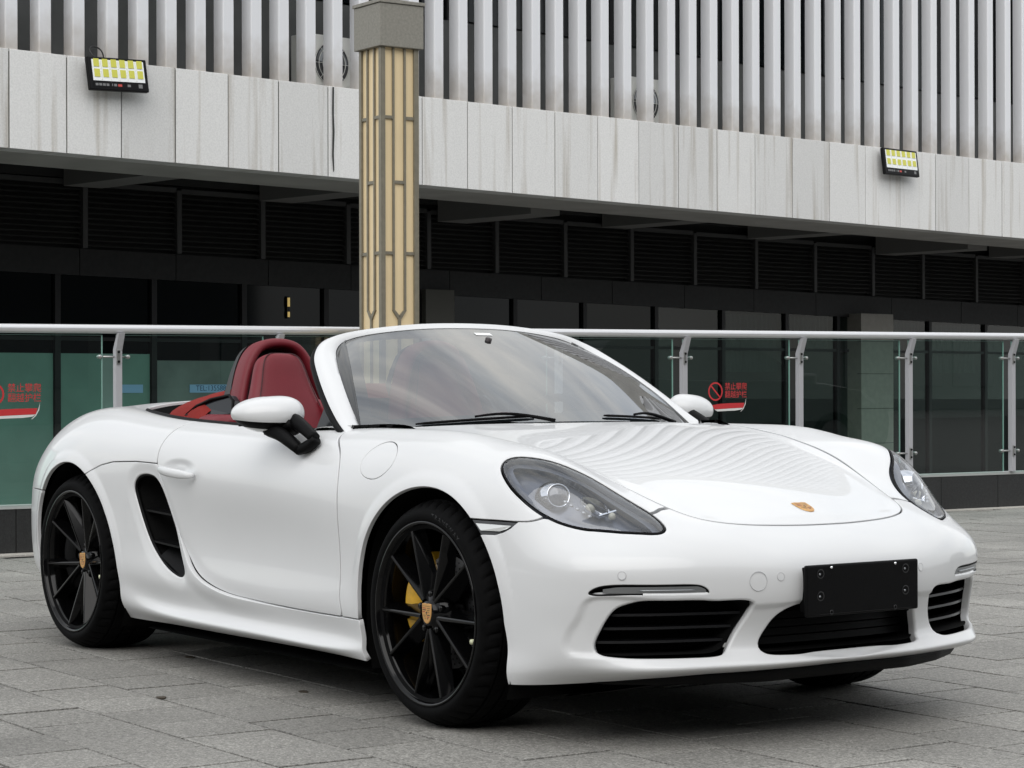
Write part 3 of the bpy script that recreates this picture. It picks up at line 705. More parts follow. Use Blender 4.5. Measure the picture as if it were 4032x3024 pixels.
low = [tuple(p) for p in smooth_curve([(2.25,.35),(2.30,.62),(2.18,.84),(1.75,.97),(1.05,1.06),(.2,1.08),(-1.2,1.10),(-2.1,1.08),(-2.28,.85),(-2.25,.40)], 40)]
bot = [(-2.2,.30)]+[(-1.35+.40*math.cos(a), .30+.40*math.sin(a)) for a in np.linspace(math.pi, 0, 14)]+[(1.38+.40*math.cos(a), .30+.40*math.sin(a)) for a in np.linspace(math.pi, 0, 14)]+[(2.2,.30)]
suv_shell('body', low+bot, .93, .90, 'car_grey', .30)
suv_shell('cabin', [tuple(p) for p in smooth_curve([(1.05,1.05),(.45,1.42),(.0,1.62),(-.9,1.68),(-1.7,1.60),(-2.1,1.30),(-2.15,1.06)], 30)], .86, .62, 'car_glass', 1.05)
b = MB(); b.box((-1.75,-.55,1.665),(.05,.55,1.70)); b.build('roof', 'car_grey', SUV, bevel=.02)
for sg in (-1, 1):
    for cx in (-1.35, 1.38):
        b = MB(); b.lathe([(.24,.03),(.33,.0),(.355,.04),(.355,.20),(.33,.24)], 40, 'y', (cx, sg*.80-.11, .355)); b.build('tyre', 'lamp_black', SUV, smooth=True)
        b = MB(); b.lathe([(.001,.06 if sg < 0 else .18),(.22,.05 if sg < 0 else .19),(.245,.03 if sg < 0 else .21)], 30, 'y', (cx, sg*.80-.11, .355)); b.build('wheel_rim', 'grey_metal', SUV, smooth=True)
    b = MB(); b.prism([(2.12,sg*.62,.78),(2.22,sg*.60,.72),(2.10,sg*.90,.74),(1.80,sg*.93,.90)], (0,0,0), (0,0,.06)); b.build('headlight', 'car_lamp', SUV, bevel=.01)
    b = MB(); b.box((.75,sg*.98-.10,1.02),(.95,sg*.98+.10,1.16)); b.build('door_mirror', 'car_grey', SUV, bevel=.03)

# ------------------------------------------------------------------ car body net: stations round the left half, nose centre -> tail centre,
# each a row of points from the bottom edge up to the edge of the cockpit opening
NET = [
 # nose centre
 [(.845,0,.212),(.905,0,.238),(.882,0,.262),(.886,0,.330),(.912,0,.402),(.918,0,.455),(.905,0,.512),(.855,0,.566),(.785,0,.607),(.600,0,.686),(.100,0,.806),(-.420,0,.886)],
 [(.835,.25,.210),(.893,.26,.237),(.868,.26,.262),(.868,.26,.330),(.893,.26,.402),(.899,.26,.455),(.888,.26,.512),(.838,.255,.566),(.768,.245,.608),(.580,.21,.688),(.100,.18,.807),(-.425,.20,.884)],
 [(.780,.45,.206),(.840,.478,.236),(.816,.472,.262),(.808,.465,.330),(.832,.470,.402),(.838,.472,.455),(.832,.468,.512),(.790,.458,.572),(.720,.440,.617),(.530,.385,.690),(.070,.325,.812),(-.445,.375,.881)],
 [(.700,.615,.198),(.756,.652,.233),(.738,.645,.262),(.733,.646,.330),(.746,.652,.402),(.751,.655,.455),(.745,.650,.514),(.690,.610,.586),(.618,.555,.646),(.450,.472,.717),(.010,.425,.824),(-.480,.500,.878)],
 [(.556,.732,.180),(.600,.768,.226),(.604,.778,.262),(.602,.784,.330),(.606,.790,.402),(.608,.792,.455),(.603,.787,.520),(.548,.722,.622),(.480,.648,.735),(.330,.508,.764),(-.080,.485,.838),(-.515,.580,.875)],
 [(.393,.830,.168),(.404,.840,.206),(.408,.838,.256),(.404,.840,.330),(.402,.842,.402),(.400,.842,.455),(.396,.838,.540),(.374,.806,.686),(.318,.692,.808),(.185,.535,.808),(-.180,.536,.851),(-.548,.632,.873)],
 [(.190,.835,.166),(.195,.864,.200),(.195,.866,.256),(.194,.868,.330),(.192,.869,.402),(.190,.869,.470),(.186,.866,.580),(.175,.830,.725),(.145,.705,.834),(.050,.566,.834),(-.260,.586,.861),(-.575,.667,.872)],
 [(-.010,.838,.166),(-.010,.872,.198),(-.010,.872,.256),(-.010,.874,.330),(-.010,.875,.402),(-.010,.875,.480),(-.012,.872,.600),(-.018,.838,.752),(-.035,.712,.861),(-.110,.598,.853),(-.360,.630,.867),(-.598,.690,.871)],
 [(-.250,.858,.162),(-.250,.864,.196),(-.250,.869,.226),(-.250,.872,.300),(-.250,.872,.402),(-.250,.872,.500),(-.252,.872,.630),(-.258,.842,.765),(-.275,.730,.868),(-.330,.646,.868),(-.475,.672,.872),(-.615,.708,.869)],
 [(-.480,.846,.161),(-.480,.872,.187),(-.480,.858,.211),(-.480,.868,.292),(-.480,.868,.402),(-.480,.870,.520),(-.482,.876,.655),(-.490,.846,.766),(-.505,.760,.860),(-.535,.706,.873),(-.590,.706,.872),(-.635,.722,.867)],
 [(-.900,.838,.160),(-.900,.877,.187),(-.900,.857,.211),(-.900,.864,.292),(-.900,.860,.402),(-.900,.866,.540),(-.900,.882,.672),(-.900,.858,.766),(-.900,.808,.832),(-.900,.772,.855),(-.900,.755,.860),(-.900,.742,.858)],
 [(-1.350,.838,.157),(-1.350,.880,.190),(-1.350,.860,.215),(-1.350,.868,.295),(-1.350,.862,.402),(-1.350,.870,.550),(-1.350,.888,.690),(-1.350,.868,.775),(-1.350,.815,.845),(-1.350,.776,.866),(-1.350,.760,.871),(-1.350,.746,.869)],
 [(-1.780,.835,.154),(-1.780,.880,.200),(-1.780,.868,.228),(-1.780,.882,.305),(-1.780,.882,.402),(-1.780,.886,.560),(-1.780,.893,.700),(-1.780,.880,.786),(-1.780,.822,.862),(-1.780,.780,.882),(-1.780,.757,.886),(-1.780,.738,.884)],
 [(-2.120,.830,.150),(-2.120,.872,.216),(-2.120,.886,.270),(-2.120,.892,.330),(-2.120,.895,.402),(-2.120,.898,.560),(-2.120,.902,.700),(-2.118,.880,.806),(-2.115,.815,.886),(-2.110,.762,.905),(-2.105,.725,.906),(-2.100,.698,.902)],
 [(-2.475,.825,.166),(-2.475,.865,.216),(-2.475,.890,.270),(-2.475,.896,.330),(-2.475,.900,.402),(-2.475,.903,.560),(-2.475,.903,.700),(-2.470,.876,.815),(-2.455,.800,.902),(-2.420,.718,.926),(-2.385,.665,.925),(-2.355,.628,.918)],
 [(-2.850,.795,.190),(-2.860,.835,.240),(-2.868,.855,.290),(-2.870,.862,.340),(-2.870,.866,.402),(-2.870,.868,.560),(-2.860,.858,.690),(-2.830,.810,.800),(-2.765,.725,.884),(-2.665,.640,.922),(-2.580,.578,.931),(-2.500,.525,.930)],
 [(-3.080,.680,.210),(-3.115,.725,.260),(-3.135,.745,.300),(-3.142,.752,.350),(-3.144,.756,.402),(-3.142,.754,.560),(-3.118,.735,.680),(-3.050,.678,.782),(-2.960,.605,.860),(-2.825,.525,.912),(-2.690,.452,.939),(-2.580,.395,.944)],
 [(-3.300,.430,.230),(-3.355,.460,.280),(-3.378,.472,.320),(-3.384,.478,.365),(-3.388,.482,.412),(-3.382,.480,.560),(-3.355,.470,.680),(-3.280,.440,.785),(-3.150,.385,.856),(-2.940,.305,.918),(-2.765,.243,.947),(-2.622,.200,.955)],
 [(-3.390,0,.235),(-3.450,0,.285),(-3.472,0,.325),(-3.478,0,.370),(-3.480,0,.416),(-3.474,0,.560),(-3.445,0,.680),(-3.370,0,.785),(-3.225,0,.860),(-2.985,0,.923),(-2.788,0,.951),(-2.640,0,.958)],
]
def _row(P, counts):
    """spline through the row of points, chord-length knots, counts[i] samples per interval"""
    P = np.asarray(P, float)
    t = np.concatenate([[0], np.cumsum(np.linalg.norm(np.diff(P, axis=0), axis=1)**.75)])
    q = []
    for i, c in enumerate(counts): q += list(t[i]+(t[i+1]-t[i])*np.arange(c)/c)
    q.append(t[-1]); return spline_mat(t, np.array(q)) @ P
NET = np.array(NET)
_lv = np.linalg.norm(np.diff(NET, axis=1), axis=2).max(axis=0); VC = np.maximum(4, np.ceil(np.minimum(_lv/.012, 30))).astype(int)
_lu = np.linalg.norm(np.diff(NET, axis=0), axis=2).max(axis=1); UC = np.maximum(8, np.ceil(_lu/.009)).astype(int)
S1 = np.array([_row(r, VC) for r in NET])                       # (stations, nv, 3)
_m = np.array([1, -1, 1.])
EXT = np.concatenate([(S1[3:0:-1]*_m), S1, (S1[-2:-5:-1]*_m)])    # mirrored stations beyond both ends
_cols = []
for j in range(EXT.shape[1]):
    P = EXT[:, j]; t = np.concatenate([[0], np.cumsum(np.linalg.norm(np.diff(P, axis=0), axis=1)**.75)])
    q = []
    for i, c in enumerate(UC): q += list(t[3+i]+(t[4+i]-t[3+i])*np.arange(c)/c)
    q.append(t[3+len(UC)]); _cols.append(spline_mat(t, np.array(q)) @ P)
GRID = np.array(_cols).transpose(1, 0, 2)                          # (nu, nv, 3)
GRID[0, :, 1] = 0; GRID[-1, :, 1] = 0
print('body grid', GRID.shape)

# wheel-arch outlines in side view, polar round the axle
def arch_radius(ang_deg, rear):
    """radius of the opening against the angle (0 = forward, 90 = up)"""
    if rear: return pl(ang_deg, [-40,-20, 0, 30, 60, 90, 120, 150, 180, 200, 220], [.425,.435,.418,.392,.384,.381,.378,.365,.336,.322,.33])
    return pl(ang_deg, [-40,-25, 0, 30, 60, 90, 120, 150, 180, 205, 220], [.425,.415,.378,.373,.372,.372,.374,.376,.366,.385,.39])
def arch_f(V):
    """distance outside the nearest wheel opening (positive on the body)"""
    out = np.full(len(V), 9.)
    for cx, rear in ((0., False), (-2.475, True)):
        dx = V[:,0]-cx; dz = V[:,2]-.336; r = np.hypot(dx, dz)
        a = np.degrees(np.arctan2(dz, dx)); a = np.where(a < -90, a+360, a)
        f = r-arch_radius(a, rear)
        f = np.where((np.abs(V[:,1]) > .45) & (r < .7), f, 9.); out = np.minimum(out, f)
    return out
# flared wheel-arch lips: a shallow band that leans outwards round each opening
_G = GRID.reshape(-1, 3); _af = arch_f(_G).reshape(GRID.shape[:2]); _N = grid_normals(GRID)
_w = np.clip(1-_af/.046, 0, 1); _w = np.where(_af > .046, 0, np.sin(np.clip(_w, 0, 1)*math.pi/2)**.8)
_w = _w*np.clip((GRID[:,:,2]-.27)/.18, 0, 1)
GRID = GRID+_N*(_w*.0075)[:,:,None]
NRM = grid_normals(GRID); NRM[0,:,1] = 0; NRM[-1,:,1] = 0; NRM /= np.linalg.norm(NRM, axis=2, keepdims=True)
nu, nv = GRID.shape[:2]
BODY = Surf(GRID.reshape(-1,3), NRM.reshape(-1,3), [(i*nv+j, (i+1)*nv+j, (i+1)*nv+j+1, i*nv+j+1) for i in range(nu-1) for j in range(nv-1)])

# ------------------------------------------------------------------ car materials
mat('paint_white', (.675,.68,.685), .38, spec=.3, coat=.62, coat_rough=.015)
add_noise(MATS['paint_white'], 3.0, .012)
mat('black_plastic', (.0030,.0030,.0033), .50, spec=.10); add_noise(MATS['black_plastic'], 160, .25, bump=.15, bump_scale=420)
mat('black_gloss', (.004,.004,.005), .22, spec=.4)
mat('black_void', (.004,.004,.004), .9, spec=.1)
mat('liner', (.004,.004,.004), .9, spec=.1)
mat('rubber', (.0036,.0036,.0038), .72, spec=.06); add_noise(MATS['rubber'], 30, .35, rough_amt=.12)
mat('rim_black', (.0016,.0016,.0018), .09, spec=.26)
mat('disc_metal', (.16,.16,.165), .34, metal=1.); add_noise(MATS['disc_metal'], 60, .2, stretch=(1,1,1))
mat('caliper_yellow', (.72,.40,.02), .38, coat=.5); add_noise(MATS['caliper_yellow'], 25, .18)
mat('chrome', (.80,.81,.83), .07, metal=1.)

mat('lamp_housing', (.120,.130,.155), .28, metal=.35)
mat('lamp_dark', (.028,.03,.036), .25)
mat('lamp_white', (.72,.73,.72), .22, metal=.3)
mat('lamp_cream', (.50,.48,.38), .28)
mat('projector_lens', (.055,.058,.07), .03, spec=.8, coat=1.)
mat('leather_red', (.165,.011,.019), .50, spec=.4); add_noise(MATS['leather_red'], 7, .10, bump=.25, bump_scale=340)
mat('leather_seam', (.05,.004,.007), .6)
mat('leather_back', (.016,.016,.018), .5)
mat('canvas_red', (.215,.022,.018), .85, spec=.15); add_noise(MATS['canvas_red'], 260, .12, bump=.2, bump_scale=700)
mat('dash_dark', (.03,.022,.024), .55); add_noise(MATS['dash_dark'], 40, .15, bump=.15, bump_scale=500)
mat('dark_glass', (.016,.018,.021), .10, spec=.22)
mat('frit', (.012,.013,.014), .16, spec=.6, coat=.5)
mat('white_sticker', (.82,.83,.83), .5)
mat('tail_red', (.10,.006,.006), .10, coat=1.)
mat('gold', (.60,.33,.11), .42, metal=.4)
mat('crest_red', (.33,.035,.02), .4); mat('crest_black', (.02,.014,.012), .4)
mat('valve_cap', (.62,.63,.42), .5)
mat('marker_grey', (.045,.046,.048), .4)
mat('slat_black', (.004,.004,.0045), .34, spec=.22)
mat('sill_underside', (.006,.006,.006), .9, spec=.1)
glass_mat('windscreen_glass', (.25,.295,.305), 2.3)
glass_mat('lens_clear', (.88,.90,.94), 1.62)

CAR = empty('sports_car', 'white open-top two-seater sports car with red interior and black wheels', 'car')

def at_surf(pt, ax):
    """point and outward normal on the left half of the body; ax 'xz' looks from the side, 'yz' from the front, 'xy' from above"""
    V, N = BODY.V, BODY.N
    i, j, k = {'xz': (0,2,1), 'yz': (1,2,0), 'xy': (0,1,2)}[ax]
    ok = N[:, k] > .15
    d = (V[:,i]-pt[0])**2+(V[:,j]-pt[1])**2; d = np.where(ok, d, 9.)
    q = int(np.argmin(d)); p = V[q].copy(); n = N[q]
    p[k] -= (n[i]*(pt[0]-p[i])+n[j]*(pt[1]-p[j]))/n[k]; p[i] = pt[0]; p[j] = pt[1]
    return p, n
FLIP = np.array([1,-1,1.])
XZ = lambda V: V[:, [0,2]]; YZ = lambda V: V[:, [1,2]]; XY = lambda V: V[:, [0,1]]

# ---- outlines (metres), read off the car
DOOR = smooth_curve([(-.66,.93),(-.635,.86),(-.553,.80),(-.497,.707),(-.487,.602),(-.486,.496),(-.484,.391),(-.480,.330),(-.474,.292),(-.505,.286),(-.60,.2855),(-.889,.288),(-1.10,.294),(-1.236,.302),(-1.378,.328),(-1.479,.372),(-1.560,.450),(-1.621,.535),(-1.660,.620),(-1.702,.682),(-1.722,.728),(-1.727,.765),(-1.722,.812),(-1.706,.850),(-1.68,.88),(-1.62,.93),(-1.2,.95)], 240, True)
INTAKE = smooth_curve([(-1.843,.690),(-1.893,.675),(-1.918,.645),(-1.905,.599),(-1.860,.515),(-1.813,.450),(-1.760,.404),(-1.683,.361),(-1.625,.341),(-1.577,.335),(-1.550,.351),(-1.566,.392),(-1.607,.473),(-1.650,.561),(-1.684,.622),(-1.716,.660),(-1.762,.685)], 120, True)
HOOD = np.array(list(smooth_curve([(.787,-.10),(.787,0),(.783,.09),(.771,.185),(.752,.285),(.725,.358),(.686,.406),(.625,.436),(.561,.453),(.40,.490),(.26,.514),(.10,.538),(0,.560),(-.15,.594),(-.30,.634),(-.45,.672),(-.56,.700)], 160))+[(-.9,.72),(-.9,-.10)])
HLIGHT = np.array([(.271,.738,.801),(.295,.723,.803),(.328,.705,.801),(.383,.666,.788),(.426,.630,.768),(.460,.593,.744),(.500,.560,.715),(.550,.534,.684),(.610,.516,.654),(.653,.513,.634),(.683,.517,.619),(.702,.526,.608),(.709,.541,.600),(.703,.562,.596),(.678,.600,.598),(.646,.640,.600),(.611,.677,.604),(.574,.713,.608),(.531,.744,.619),(.501,.760,.629),(.469,.775,.644),(.433,.787,.663),(.393,.796,.688),(.352,.799,.713),(.309,.794,.742),(.278,.784,.764),(.262,.772,.779),(.258,.755,.793)])
_n = np.array([.50,.62,.60]); _n /= np.linalg.norm(_n)
_e1 = HLIGHT[12]-HLIGHT[26]; _e1 -= _n*(_e1@_n); _e1 /= np.linalg.norm(_e1); _e2 = np.cross(_n, _e1)
HP = lambda V: np.stack([V@_e1, V@_e2], 1)
HLO = smooth_curve(HP(HLIGHT), 160, True)
GRILLE = smooth_curve([(.350,.402),(.372,.412),(.44,.413),(.55,.413),(.625,.413),(.665,.409),(.694,.397),(.712,.366),(.724,.328),(.732,.296),(.728,.276),(.708,.268),(.60,.266),(.50,.266),(.435,.269),(.402,.284),(.380,.318),(.363,.352),(.350,.385)], 140, True)
_cg = [(0,.395),(.12,.394),(.205,.391),(.258,.377),(.288,.355),(.308,.322),(.323,.291),(.318,.272),(.292,.264),(.15,.262),(0,.262)]
CGRILLE = np.array(_cg[1:-1])*np.array([.945,1]); CGRILLE = smooth_curve(list(CGRILLE)+[(-y, z) for y, z in CGRILLE[::-1]], 160, True)
DRL = smooth_curve([(.758,.436),(.752,.449),(.728,.460),(.66,.4625),(.573,.462),(.510,.460),(.490,.453),(.480,.443),(.481,.436),(.497,.434),(.58,.434),(.70,.434)], 100, True)
FUEL = smooth_curve([(-.262,.826),(-.315,.835),(-.360,.822),(-.392,.792),(-.396,.762),(-.376,.738),(-.342,.725),(-.302,.722),(-.265,.731),(-.238,.748),(-.222,.770),(-.226,.798)], 80, True)
MARK = np.array([(.205,.630),(.31,.628),(.410,.6235),(.388,.604),(.364,.592),(.334,.584),(.205,.582)])
FOLD = smooth_curve([(.760,.428),(.778,.383),(.790,.338),(.797,.290),(.785,.264),(.72,.259),(.50,.257),(.25,.256),(-.3,.256),(-.3,.402),(.25,.404),(.42,.410),(.50,.425),(.62,.427)], 140, True)

# the hood skin is one smooth crowned sheet: fit it with a low-order even surface and blend at its rim
def s01(x): x = np.clip(x, 0, 1); return x*x*(3-2*x)
_hv = BODY.V; _hd = np.where((BODY.N[:,2] > .2) & (_hv[:,0] > -.60), sdf_poly(XY(_hv), HOOD), -9.); _hm = _hd > .0
def _hb(P):
    x, y2 = P[:,0], P[:,1]**2
    return np.stack([np.ones_like(x), x, x*x, x**3, x**4, y2, y2*x, y2*x*x, y2*y2, y2*y2*x, y2*y2*x*x, y2**3], 1)
_hc = np.linalg.lstsq(_hb(_hv[_hm]), _hv[_hm][:,2], rcond=None)[0]
_hw = s01(_hd/.055); _hz = _hb(_hv)@_hc; print('hood fit', np.abs(_hz-_hv[:,2])[_hm].max())
_Vh = BODY.V.copy(); _Vh[:,2] += np.where(_hm, _hw*(_hz-_hv[:,2]), 0)
_Gh = _Vh.reshape(nu, nv, 3); _Nh = grid_normals(_Gh); _Nh[0,:,1] = 0; _Nh[-1,:,1] = 0; _Nh /= np.linalg.norm(_Nh, axis=2, keepdims=True)
BODY = Surf(_Vh, _Nh.reshape(-1,3), BODY.F)
# ---- relief: recessed bumper mouth, flared panel edge behind the door, hollow round the side intake
def s01(x): x = np.clip(x, 0, 1); return x*x*(3-2*x)
V = BODY.V; N = BODY.N
fr = N[:,0] > .1
w_ = np.where(fr & (V[:,0] > .45), s01(sdf_poly(YZ(V), FOLD)/.016), 0)*-.008
side = (V[:,1] > .6)
_rim = -sdf_poly(XZ(V), INTAKE); w_ += np.where(side, s01(1-_rim/.05)*-.006, 0)
_hl = -sdf_poly(HP(V), HLO); w_ += np.where((N@_n > .4) & (V[:,0] > .2), -s01(1-np.abs(_hl)/.014)*.0035, 0)
G2 = (BODY.V+BODY.N*w_[:,None]).reshape(nu, nv, 3)
N2 = grid_normals(G2); N2[0,:,1] = 0; N2[-1,:,1] = 0; N2 /= np.linalg.norm(N2, axis=2, keepdims=True)
BODY = Surf(G2.reshape(-1,3), N2.reshape(-1,3), BODY.F)
def sd_head(V, N): return np.where((N@_n > .35) & (V[:,0] > .15), sdf_poly(HP(V), HLO), -9.)
def sd_side(V, poly): return np.where(V[:,1] > .6, sdf_poly(XZ(V), poly), -9.)
def sd_front(V, poly): return np.where(V[:,0] > .45, sdf_poly(YZ(V), poly), -9.)
def _gate(P): return s01((.52-P[:,1])/.14)*s01((-.75-P[:,0])/.5)
def flare(P): return s01(1-np.abs(sdf_poly(P, DOOR))/.075)*_gate(P)*.012
def tuck(P): return -s01(1-np.abs(sdf_poly(P, DOOR))/.06)*_gate(P)*.004-.0085*s01(1.35-np.hypot((P[:,0]+1.555)/.100, (P[:,1]-.722)/.026))
def displace(S_, fn):
    P = XZ(S_.V); h = .001; w0 = fn(P); gx = (fn(P+[h,0])-fn(P-[h,0]))/(2*h); gz = (fn(P+[0,h])-fn(P-[0,h]))/(2*h)
    n = S_.N.copy(); n[:,0] -= gx; n[:,2] -= gz; n /= np.linalg.norm(n, axis=1, keepdims=True)
    return Surf(S_.V+np.array([0,1.,0])*w0[:,None], n, S_.F)
GAP = .0045
mid = lambda V: np.abs(V[:,1]) < 1e-4
inner_edge = lambda V: mid(V)
shell = BODY.clip(arch_f(BODY.V)-.004)

# hood
f = np.where(shell.N[:,2] > .2, sdf_poly(XY(shell.V), HOOD), -9.); f = np.where(shell.V[:,0] > -.9, f, -9.)
hood = shell.clip(f-.0048); rest = shell.clip(-f-.0048)
def whole(s, r=.0022, depth=.012):
    a = s.rolled(r, depth, skip=mid); return a.join(a.mirror())
hood_o = whole(hood).obj('hood', 'paint_white', CAR)
# split the rest in a front half and a rear half to keep clipping cheap
rest_f = rest.clip(rest.V[:,0]+1.05); rest_r = rest.clip(-rest.V[:,0]-1.05)
# headlight lens + aperture
f = sd_head(rest_f.V, rest_f.N); lens = rest_f.clip(f-.0015); rest_f = rest_f.clip(-f-.0045)
# front bumper against fender
def bump_h(V): return np.where(V[:,1] < .432, 3., pl(V[:,1], [.43,.47,.505,.60,.72,.777,.793,.805,.821,.90], [.661,.657,.648,.62,.62,.637,.630,.626,.6245,.629]))
f = np.where(rest_f.V[:,0] > .1, bump_h(rest_f.V)-rest_f.V[:,2], -9.)
bumper = rest_f.clip(f-.0034); fender = rest_f.clip(-f-.0034)
# openings in the bumper: rolled lips of their own radius
f = sd_front(bumper.V, GRILLE); bumper = bumper.clip(-f-.009)
f = sd_front(bumper.V, CGRILLE); bumper = bumper.clip(-f-.009)
f = sd_front(bumper.V, DRL); bumper = bumper.clip(-f-.003)
f = sd_side(bumper.V, MARK); mark_s = bumper.clip(f-.001); bumper = bumper.clip(-f-.002)
def near_open(V): return (sd_front(V, GRILLE) > -.02) | (sd_front(V, CGRILLE) > -.02)
b1 = bumper.rolled(.0085, .016, steps=4, skip=lambda V: mid(V) | ~near_open(V))
nb0 = len(bumper.V)
b2 = bumper.rolled(.0025, .014, skip=lambda V: mid(V) | near_open(V))
# merge: surface + both sets of rolled edges
k1 = Surf(b1.V, b1.N, b1.F); extra_F = [F for F in b2.F[len(bumper.F):]]
off = len(b1.V)-nb0
Vx = np.vstack([b1.V, b2.V[nb0:]]); Nx = np.vstack([b1.N, b2.N[nb0:]])
Fx = b1.F+[tuple(i if i < nb0 else i+off for i in F) for F in extra_F]
bump_s = Surf(Vx, Nx, Fx); bump_o = bump_s.join(bump_s.mirror()).obj('front_bumper', 'paint_white', CAR)

# doors
f = sd_side(fender.V, DOOR); doorA = fender.clip(f-GAP); fender = fender.clip(-f-GAP)
f = sd_side(rest_r.V, DOOR); doorB = rest_r.clip(f-GAP); rest_r = rest_r.clip(-f-GAP)
cutx = lambda V: np.abs(V[:,0]+1.05) < 1e-4
def join_cut(a, b): return a.join(b)
doorA = displace(doorA, tuck); doorB = displace(doorB, tuck)
door = doorA.weld(doorB).rolled(.0022,.014)
# sill / quarter panel seam
def seam(V): return pl(V[:,0], [-2.5,-2.241,-2.173,-2.077,-1.90,-1.727,-1.50,-.497,-.480,0,.1], [.60,.697,.715,.729,.735,.732,.72,.45,.2865,.2865,.2865])
def back_of_front_wheel(V): return V[:,0] < 0.
f = np.where(fender.V[:,0] < 0, fender.V[:,2]-seam(fender.V), 9.); skA = fender.clip(-f-.0042); fender = fender.clip(f-.0042)
f = np.where(rest_r.V[:,0] > -2.475, rest_r.V[:,2]-seam(rest_r.V), 9.)
skB = rest_r.clip(-f-.0040); quarter = rest_r.clip(f-.0040)
fi = sd_side(skB.V, INTAKE); skB = skB.clip(-fi-.006)
skA = displace(skA, flare); skB = displace(skB, flare)
near_in = lambda V: sd_side(V, INTAKE) > -.015
skB = skA.weld(skB)
s1 = skB.rolled(.006, .03, steps=4, skip=lambda V: ~near_in(V)); s2 = skB.rolled(.0025, .014, skip=near_in)
n0 = len(skB.V); off = len(s1.V)-n0
skB2 = Surf(np.vstack([s1.V, s2.V[n0:]]), np.vstack([s1.N, s2.N[n0:]]), s1.F+[tuple(i if i < n0 else i+off for i in F) for F in s2.F[len(skB.F):]])
skirt = skB2
# fuel flap in the right-hand fender only
fu = sd_side(fender.V, FUEL); fu = np.where(fender.N[:,1] > .25, fu, -9)
flap = fender.clip(fu-.0020).rolled(.0012,.008); fender_r = fender.clip(-fu-.0024).rolled(.0018,.012, skip=cutx)
fender_l = fender.rolled(.0022,.012, skip=cutx)
# rear fender / bumper / tail
def rb(V): return .60+.06*s01((-2.95-V[:,0])/.3)
f = np.where(quarter.V[:,0] < -2.475, quarter.V[:,2]-rb(quarter.V), 9.)
rbump = quarter.clip(-f-.0040); quarter = quarter.clip(f-.0040)
TAIL = smooth_curve([(-2.945,.800),(-3.02,.835),(-3.09,.815),(-3.25,.755),(-3.40,.71),(-3.42,.665),(-3.2,.655),(-3.05,.668),(-2.985,.70),(-2.95,.76)], 80, True)
f = np.where((quarter.V[:,1] > .30) & (quarter.N[:,0] < -.1), sdf_poly(XZ(quarter.V), TAIL), -9.)
tail = quarter.clip(f-.002); quarter = quarter.clip(-f-.002)

